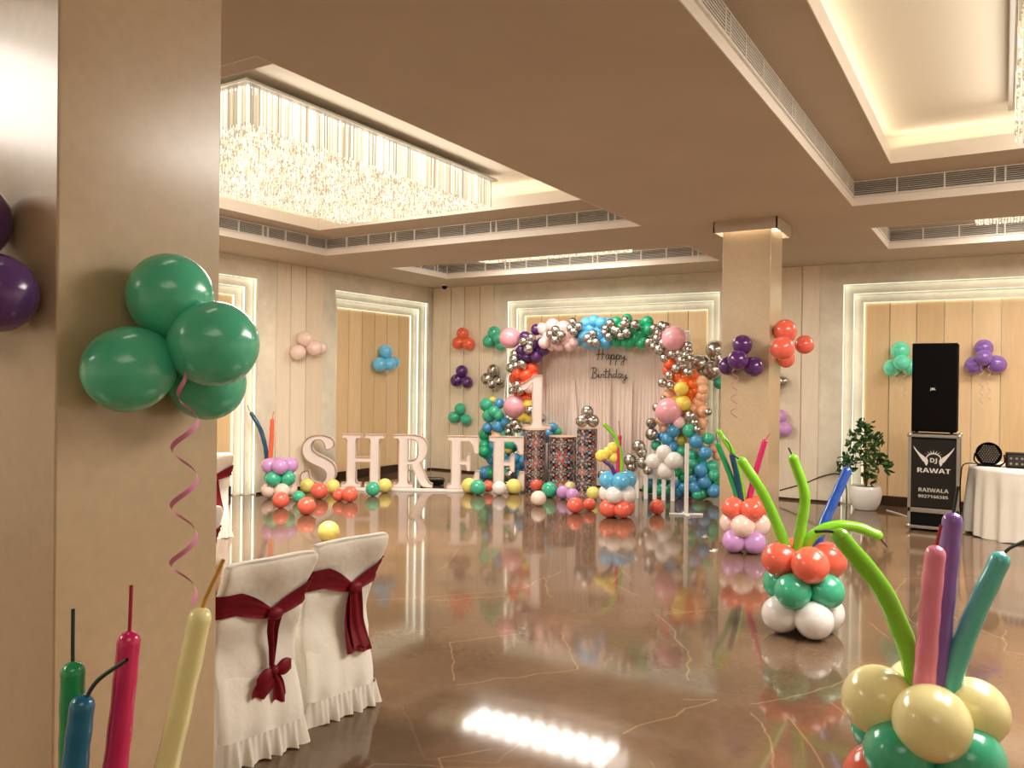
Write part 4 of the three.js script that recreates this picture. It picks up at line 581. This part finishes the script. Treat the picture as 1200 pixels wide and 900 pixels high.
function chair(label, [x, z], turn, ph, knotZ, style, tilt) {
  const t = thing('banquet_chair', label, 'chair', [x, 0, z], turn, 'covered banquet chairs');
  const cv = mesh('chair_cover', metric(coverGeometry(ph)), M.cloth, t);
  mesh('ruffle', ruffleGeometry(ph), M.ruffle, cv);
  for (const [lx, lz] of [[-0.4, 0.15], [-0.4, -0.15], [-0.13, 0.15], [-0.13, -0.15]]) mesh('leg', new THREE.CylinderGeometry(0.012, 0.012, 0.3, 8).translate(lx, 0.15, lz), M.steel, t);
  const sash = mesh('sash', sashBand(tilt, knotZ), M.sash, t), ky = 0.59 + tilt * knotZ, kx = lerp(REAR, ky) + 0.03;
  const knot = new THREE.SphereGeometry(0.034, 18, 12); knot.scale(0.7, 0.85, 1.15); knot.translate(kx, ky, knotZ); mesh('knot', knot, M.sash, sash);
  const rx = (y) => lerp(REAR, y) + 0.02;
  if (style === 'bow') {
    mesh('tail', strap([[kx, ky, knotZ], [rx(0.52) + 0.012, 0.52, knotZ + 0.004], [rx(0.44) + 0.014, 0.44, knotZ - 0.004], [rx(0.36) + 0.012, 0.355, knotZ + 0.006]], (v) => 0.03 - 0.012 * v, 0.008, 5), M.sash, sash);
    const by = 0.345, bxx = rx(0.345) + 0.02, k2 = new THREE.SphereGeometry(0.022, 14, 10); k2.translate(bxx, by, knotZ); mesh('knot', k2, M.sash, sash);
    for (const s of [-1, 1]) mesh('bow_loop', grid(16, 20, (u, v) => { const a = u * Math.PI * 2, l = 0.085 * v, w = 0.006 + 0.03 * Math.sin(Math.min(1, v * 1.02) * 2.6); return [bxx + 0.004 + 0.016 * Math.sin(Math.PI * v) * Math.cos(a), by + (s < 0 ? 0.1 : -0.45) * l + w * Math.sin(a), knotZ + s * l]; }), M.sash, sash);
    mesh('bow_tail', strap([[bxx, by, knotZ], [bxx + 0.004, by - 0.06, knotZ - 0.022], [bxx, by - 0.14, knotZ - 0.028]], (v) => 0.014 + 0.026 * v, 0.006, 4), M.sash, sash);
    mesh('bow_tail', strap([[bxx, by, knotZ], [bxx + 0.004, by - 0.05, knotZ + 0.04], [bxx, by - 0.1, knotZ + 0.07]], (v) => 0.016 + 0.04 * Math.sin(v * 2.6), 0.006, 4), M.sash, sash);
  } else {
    mesh('tail', strap([[kx, ky, knotZ], [rx(0.5) + 0.012, 0.5, knotZ - 0.004], [rx(0.4) + 0.012, 0.4, knotZ - 0.012], [rx(0.27) + 0.01, 0.275, knotZ - 0.02]], (v) => 0.042 + 0.03 * v, 0.007, 7), M.sash, sash);
    mesh('tail', strap([[kx, ky, knotZ], [rx(0.5) + 0.024, 0.5, knotZ - 0.012], [rx(0.4) + 0.026, 0.4, knotZ - 0.02], [rx(0.29) + 0.022, 0.3, knotZ - 0.03]], (v) => 0.03 + 0.022 * v, 0.006, 5), M.sash, sash);
  }
  return t;
}
chair('white covered chair with maroon sash knotted low in a small bow', [-2.66, -2.385], -0.16, 0.4, -0.05, 'bow', 0.0);
chair('white covered chair with maroon sash hanging in one broad straight tail', [-2.68, -2.885], -0.16, 1.9, -0.07, 'tail', 0.0);
chair('farther white covered chair showing only past the edge of the near pillar', [-6.66, -5.25], -0.5, 3.1, -0.05, 'tail', 0);
chair('white covered chair with maroon sash between near pillar and bowed chair', [-4.02, -2.98], -0.3, 2.2, -0.05, 'tail', 0);
// ------------------------------------------------------------------ speaker stack and table
function casePrint() {
  const w = 512, h = 1024, c = document.createElement('canvas'); c.width = w; c.height = h; const g = c.getContext('2d');
  g.fillStyle = '#0d0c0c'; g.fillRect(0, 0, w, h); g.fillStyle = '#e9e4dc'; g.strokeStyle = '#e9e4dc'; g.textAlign = 'center';
  const mid = 256, y0 = 250;
  for (const s of [-1, 1]) for (let k = 0; k < 6; k++) {   // wing feathers
    g.beginPath(); g.moveTo(mid + s * (96 - k * 4), y0 + 14 + k * 16); g.quadraticCurveTo(mid + s * (170 - k * 12), y0 - 40 + k * 22, mid + s * (232 - k * 20), y0 - 150 + k * 34); g.quadraticCurveTo(mid + s * (206 - k * 12), y0 - 20 + k * 22, mid + s * (96 - k * 6), y0 + 28 + k * 16); g.fill();
  }
  for (let k = -3; k <= 3; k++) { const a = k * 0.33; g.beginPath(); g.moveTo(mid + Math.sin(a) * 62 - 9 * Math.cos(a), y0 - Math.cos(a) * 62 + 20); g.lineTo(mid + Math.sin(a) * 128, y0 - Math.cos(a) * 112 + 14); g.lineTo(mid + Math.sin(a) * 62 + 9 * Math.cos(a), y0 - Math.cos(a) * 62 + 20); g.fill(); }
  g.lineWidth = 15; g.beginPath(); g.arc(mid, y0 + 46, 84, Math.PI * 1.02, Math.PI * 1.98); g.stroke();
  for (const s of [-1, 1]) { g.beginPath(); g.ellipse(mid + s * 84, y0 + 70, 22, 40, s * 0.1, 0, 7); g.fill(); g.beginPath(); g.moveTo(mid + s * 60, y0 + 100); g.lineTo(mid + s * 104, y0 + 104); g.lineTo(mid + s * 80, y0 + 150); g.fill(); }
  g.font = 'bold 92px sans-serif'; g.fillText('DJ', mid, y0 + 92);
  g.font = 'bold 96px sans-serif'; g.save(); g.translate(mid, 500); g.scale(1.18, 1); g.fillText('RAWAT', 0, 0); g.restore();
  g.fillStyle = '#cfc8be'; g.font = 'bold 78px sans-serif'; g.fillText('RAIWALA', mid, 790); g.font = 'bold 62px sans-serif'; g.fillText('9027166385', mid, 880);
  const t = new THREE.CanvasTexture(c); t.colorSpace = THREE.SRGBColorSpace; return t;
}
{
  const t = thing('flight_case', 'tall black flight case with silver edges and winged print', 'flight case', [-0.64, 0, -10.08], 0.0);
  const w = 0.25, h = 1.06, d = 0.2;
  mesh('body', rbx(-w + 0.01, w - 0.01, 0.03, h - 0.01, -d + 0.01, d - 0.012, 0.004), M.black, t);
  const p = mesh('printed_panel', new THREE.PlaneGeometry(2 * w - 0.06, 0.74).translate(0, 0.635, d - 0.009), std(0xffffff, { map: casePrint(), roughness: 0.35 }), t); p.userData.label = 'black panel printed with wings and white lettering';
  const e = 0.032, edge = [];
  for (const sx of [-1, 1]) for (const sz of [-1, 1]) edge.push(rbx(sx * w - (sx > 0 ? e : 0), sx * w + (sx < 0 ? e : 0), 0.03, h, sz * d - (sz > 0 ? e : 0), sz * d + (sz < 0 ? e : 0), 0.004, 1));
  for (const y of [0.03, 0.205, h - e]) { const yy = y === 0.205 ? y + 0.05 : y + e; for (const sz of [-1, 1]) edge.push(rbx(-w, w, y, yy, sz * d - (sz > 0 ? 0.02 : 0), sz * d + (sz < 0 ? 0.02 : 0), 0.004, 1)); for (const sx of [-1, 1]) edge.push(rbx(sx * w - (sx > 0 ? 0.02 : 0), sx * w + (sx < 0 ? 0.02 : 0), y, yy, -d, d, 0.004, 1)); }
  mesh('edge_trim', join(edge), M.steel, t);
  const ball = new THREE.SphereGeometry(0.026, 14, 10);
  for (const sx of [-1, 1]) for (const sz of [-1, 1]) for (const y of [0.05, h - 0.012]) mesh('corner_ball', ball, M.steel, t).position.set(sx * (w - 0.012), y, sz * (d - 0.012));
  for (const sx of [-1, 1]) for (const sz of [-1, 1]) mesh('caster', new THREE.CylinderGeometry(0.016, 0.016, 0.02, 12).rotateZ(Math.PI / 2).translate(sx * 0.2, 0.016, sz * 0.15), M.blackMatte, t);
}
{
  const t = thing('loudspeaker', 'tall black loudspeaker standing on the flight case', 'loudspeaker', [-0.645, 1.075, -10.08]);
  mesh('cabinet', rbx(-0.22, 0.22, 0.012, 0.98, -0.19, 0.17, 0.01), M.blackMatte, t);
  mesh('front_grille', rbx(-0.208, 0.208, 0.025, 0.968, 0.165, 0.182, 0.006), phys(0x060505, { roughness: 0.8, specularIntensity: 0.25, bumpMap: weaveTex, bumpScale: 0.001 }), t);
  const lg = new TextGeometry('JBL', { font: sans, size: 0.024, depth: 0.003, curveSegments: 4 }); lg.translate(-0.036, 0.47, 0.183); mesh('badge', join([lg]), M.white, t);
  for (const sx of [-1, 1]) for (const sz of [-1, 1]) mesh('foot', new THREE.CylinderGeometry(0.018, 0.018, 0.016, 12).translate(sx * 0.17, 0.008, sz * 0.13), M.black, t);
}
{
  const t = thing('round_table', 'round table under a white floor length cloth beside the flight case', 'table', [0.31, 0, -10.24]);
  mesh('tabletop', new THREE.CylinderGeometry(0.6, 0.6, 0.025, 48).translate(0, 0.722, 0), M.white, t);
  mesh('leg', new THREE.CylinderGeometry(0.04, 0.05, 0.7, 16).translate(0, 0.355, 0), M.steel, t);
  const R = 0.625, fold = (a) => Math.sin(a * 22 + Math.sin(a * 3)) * 0.5 + Math.sin(a * 13 + 1) * 0.5;
  mesh('tablecloth', grid(220, 30, (u, v) => { const a = u * Math.PI * 2; if (v < 0.3) { const r = R * v / 0.3; return [Math.cos(a) * r, 0.741, Math.sin(a) * r]; } const k = (v - 0.3) / 0.7, r = R + 0.012 * Math.min(1, k * 8) + k * 0.012 + fold(a) * 0.045 * Math.min(1, k * 1.6); return [Math.cos(a) * r, 0.735 - k * 0.722 + 0.012 * Math.sin(a * 5) * k, Math.sin(a) * r]; }), M.cloth, t);
}
{
  const t = thing('stage_light', 'round black stage light with honeycomb of small lenses on the table', 'stage light', [-0.12, 0.745, -10.0], -0.15);
  mesh('housing', new THREE.LatheGeometry([[0.001, -0.09], [0.08, -0.085], [0.105, -0.04], [0.125, 0.04], [0.125, 0.05], [0.112, 0.05], [0.11, 0.035], [0.001, 0.035]].map((p) => new THREE.Vector2(...p)), 40).rotateX(Math.PI / 2).translate(0, 0.13, 0), M.blackMatte, t);
  const lens = []; for (let i = -4; i <= 4; i++) for (let j = -4; j <= 4; j++) { const x = (i + j * 0.5) * 0.024, y = j * 0.021; if (Math.hypot(x, y) < 0.1) { const s = new THREE.SphereGeometry(0.0095, 8, 6); s.scale(1, 1, 0.5); s.translate(x, 0.13 + y, 0.038); lens.push(s); } }
  mesh('lenses', join(lens), std(0x6d6257, { roughness: 0.2 }), t);
  mesh('yoke', join([tube([[-0.135, 0.13, 0], [-0.14, 0.05, 0.0], [-0.1, 0.012, 0]], 0.008, 10), tube([[0.135, 0.13, 0], [0.14, 0.05, 0], [0.1, 0.012, 0]], 0.008, 10), rbx(-0.11, 0.11, 0, 0.018, -0.05, 0.05)]), M.black, t);
}
{
  const t = thing('audio_mixer', 'black audio mixer with rows of knobs on the table', 'mixer', [0.17, 0.745, -10.02], 0.05);
  mesh('body', rbx(-0.14, 0.14, 0, 0.15, -0.12, 0.1, 0.008), M.black, t);
  mesh('face_plate', rbx(-0.13, 0.13, 0.015, 0.135, 0.095, 0.104, 0.004), std(0x2a2320, { roughness: 0.5 }), t);
  const kn = new THREE.CylinderGeometry(0.011, 0.013, 0.02, 12).rotateX(Math.PI / 2); for (let i = 0; i < 5; i++) for (let j = 0; j < 2; j++) mesh('knob', kn, M.steel, t).position.set(-0.1 + i * 0.05, 0.045 + j * 0.055, 0.112);
}
{
  const t = thing('laptop', 'dark open laptop at the far end of the cloth covered table', 'laptop', [0.52, 0.745, -10.1], -0.4);
  mesh('keyboard_base', rbx(-0.17, 0.17, 0, 0.018, -0.12, 0.12, 0.006), M.black, t);
  mesh('screen', rbx(-0.17, 0.17, 0.018, 0.235, 0.1, 0.112, 0.004), M.blackMatte, t);
}
// ------------------------------------------------------------------ potted plant
{
  const t = thing('potted_plant', 'leafy green ficus in a round white pot beside the lit recess', 'plant', [-1.49, 0, -11.17]);
  mesh('pot', new THREE.LatheGeometry([[0.001, 0], [0.11, 0], [0.13, 0.01], [0.175, 0.09], [0.196, 0.19], [0.19, 0.265], [0.172, 0.305], [0.16, 0.305], [0.158, 0.28], [0.001, 0.27]].map((p) => new THREE.Vector2(...p)), 48), phys(0xf3efe8, { roughness: 0.3, clearcoat: 0.4 }), t);
  mesh('soil', new THREE.CircleGeometry(0.157, 32).rotateX(-Math.PI / 2).translate(0, 0.283, 0), std(0x3a281a, { roughness: 0.95 }), t);
  mesh('trunk', join([tube([[0, 0.27, 0], [0.012, 0.4, 0.01], [-0.01, 0.55, 0], [0.0, 0.75, 0.01]], 0.017, 16), tube([[0.01, 0.28, 0.01], [-0.02, 0.42, 0.0], [0.012, 0.58, 0.01]], 0.012, 14)]), std(0x6b4426, { roughness: 0.85 }), t);
  const tips = [[-0.22, 0.62, 0.06], [-0.16, 0.78, -0.05], [0.0, 0.98, 0], [0.04, 0.86, 0.08], [0.18, 0.66, 0.04], [0.24, 0.58, 0.03], [0.1, 0.78, -0.08], [-0.06, 0.7, 0.12], [0.08, 0.6, 0.14], [-0.25, 0.55, 0.02], [0.06, 0.42, 0.05], [-0.02, 1.06, 0.01], [-0.12, 0.9, 0.05], [0.12, 0.9, -0.03]];
  mesh('branches', join(tips.map((p) => tube([[0, 0.5 + Math.min(0.25, p[1] * 0.2), 0], [p[0] * 0.5, p[1] * 0.6 + 0.25, p[2] * 0.5], p], 0.0055, 8, 5))), std(0x5a4a2a, { roughness: 0.85 }), t);
  const leaf = grid(4, 6, (u, v) => { const w = 0.024 * Math.sin(Math.PI * Math.min(1, v * 0.94 + 0.03)), s = (u - 0.5) * 2; return [s * w, v * 0.085, 0.012 * Math.abs(s) - 0.02 * v * v]; }), parts = [[], [], []];
  const m4 = new THREE.Matrix4(), q = new THREE.Quaternion(), e = new THREE.Euler();
  for (const p of tips) for (let k = 0; k < 24; k++) { e.set(span(-1.4, 1.4), span(0, 6.28), span(-2.2, 2.2)); q.setFromEuler(e); const s = span(0.7, 1.15); m4.compose(new THREE.Vector3(p[0] + span(-0.075, 0.075), p[1] + span(-0.09, 0.07), p[2] + span(-0.07, 0.07)), q, new THREE.Vector3(s, s, s)); parts[k % 3].push(leaf.clone().applyMatrix4(m4)); }
  parts.forEach((l, i) => { const m = mesh('foliage', join(l), std([0x2c5a26, 0x3b6d2c, 0x234a20][i], { roughness: 0.4 }), t); m.userData.kind = 'stuff'; });
}
// ------------------------------------------------------------------ small things
{
  const t = thing('security_camera', 'small black dome camera on the ceiling by the corner', 'camera', [-8.1, H, -11.1]);
  mesh('mount', new THREE.CylinderGeometry(0.05, 0.055, 0.02, 24).translate(0, -0.01, 0), M.white, t);
  const s = new THREE.SphereGeometry(0.045, 20, 12); s.translate(0, -0.035, 0); mesh('dome', s, M.black, t);
}
{
  const t = thing('floor_lamp_case', 'small flat black box on the floor behind the letters R and E', 'box', [-7.32, 0, -9.78], ROW);
  mesh('body', rbx(-0.17, 0.17, 0.012, 0.085, -0.08, 0.08, 0.008), M.black, t); mesh('bracket', tube([[-0.18, 0.05, 0], [-0.18, 0.1, 0], [0, 0.115, 0], [0.18, 0.1, 0], [0.18, 0.05, 0]], 0.006, 20, 6), M.black, t);
  mesh('foot', rbx(-0.12, 0.12, 0, 0.014, -0.06, 0.06, 0.003), M.blackMatte, t);
}
info(mesh('wall_cable', tube([[-2.62, 0.12, ZB + 0.022], [-2.3, 0.24, ZB + 0.022], [-2.05, 0.36, ZB + 0.022], [-1.86, 0.4, ZB + 0.03], [-1.78, 0.3, ZB + 0.02], [-1.75, 0.01, ZB + 0.06]], 0.008, 50, 6), M.blackMatte), 'black cable sagging along the back wall boards to the plant', 'cable');
info(mesh('floor_cable', tube([[-1.25, 0.006, -11.25], [-1.1, 0.006, -11.05], [-0.95, 0.006, -10.8], [-0.85, 0.006, -10.6], [-0.8, 0.006, -10.35]], 0.006, 50, 6), M.white), 'white cable lying on the floor between plant and flight case', 'cable');
info(mesh('light_cable', tube([[-0.12, 0.753, -10.16], [-0.25, 0.755, -10.1], [-0.36, 0.74, -10.08], [-0.385, 0.6, -10.06], [-0.38, 0.3, -9.92], [-0.36, 0.01, -9.8]], 0.006, 40, 6), M.blackMatte), 'thin black cable dropping over the table edge beside the flight case', 'cable');
for (const [x, z, a, l] of [[-2.33, -7.55, 0.3, 'torn white paper scrap on the floor beside the pillar column'], [-2.62, -8.2, 1.2, 'smaller paper scrap on the floor farther from the pillar column']]) {
  const m = mesh('paper_scrap', join([bx(-0.035, 0.02, 0.001, 0.003, -0.02, 0.03), bx(-0.01, 0.04, 0.002, 0.02, -0.012, -0.009)]), M.white); m.position.set(x, 0, z); m.rotation.y = a; info(m, l, 'paper scrap');
}
renderer.render(scene, camera);
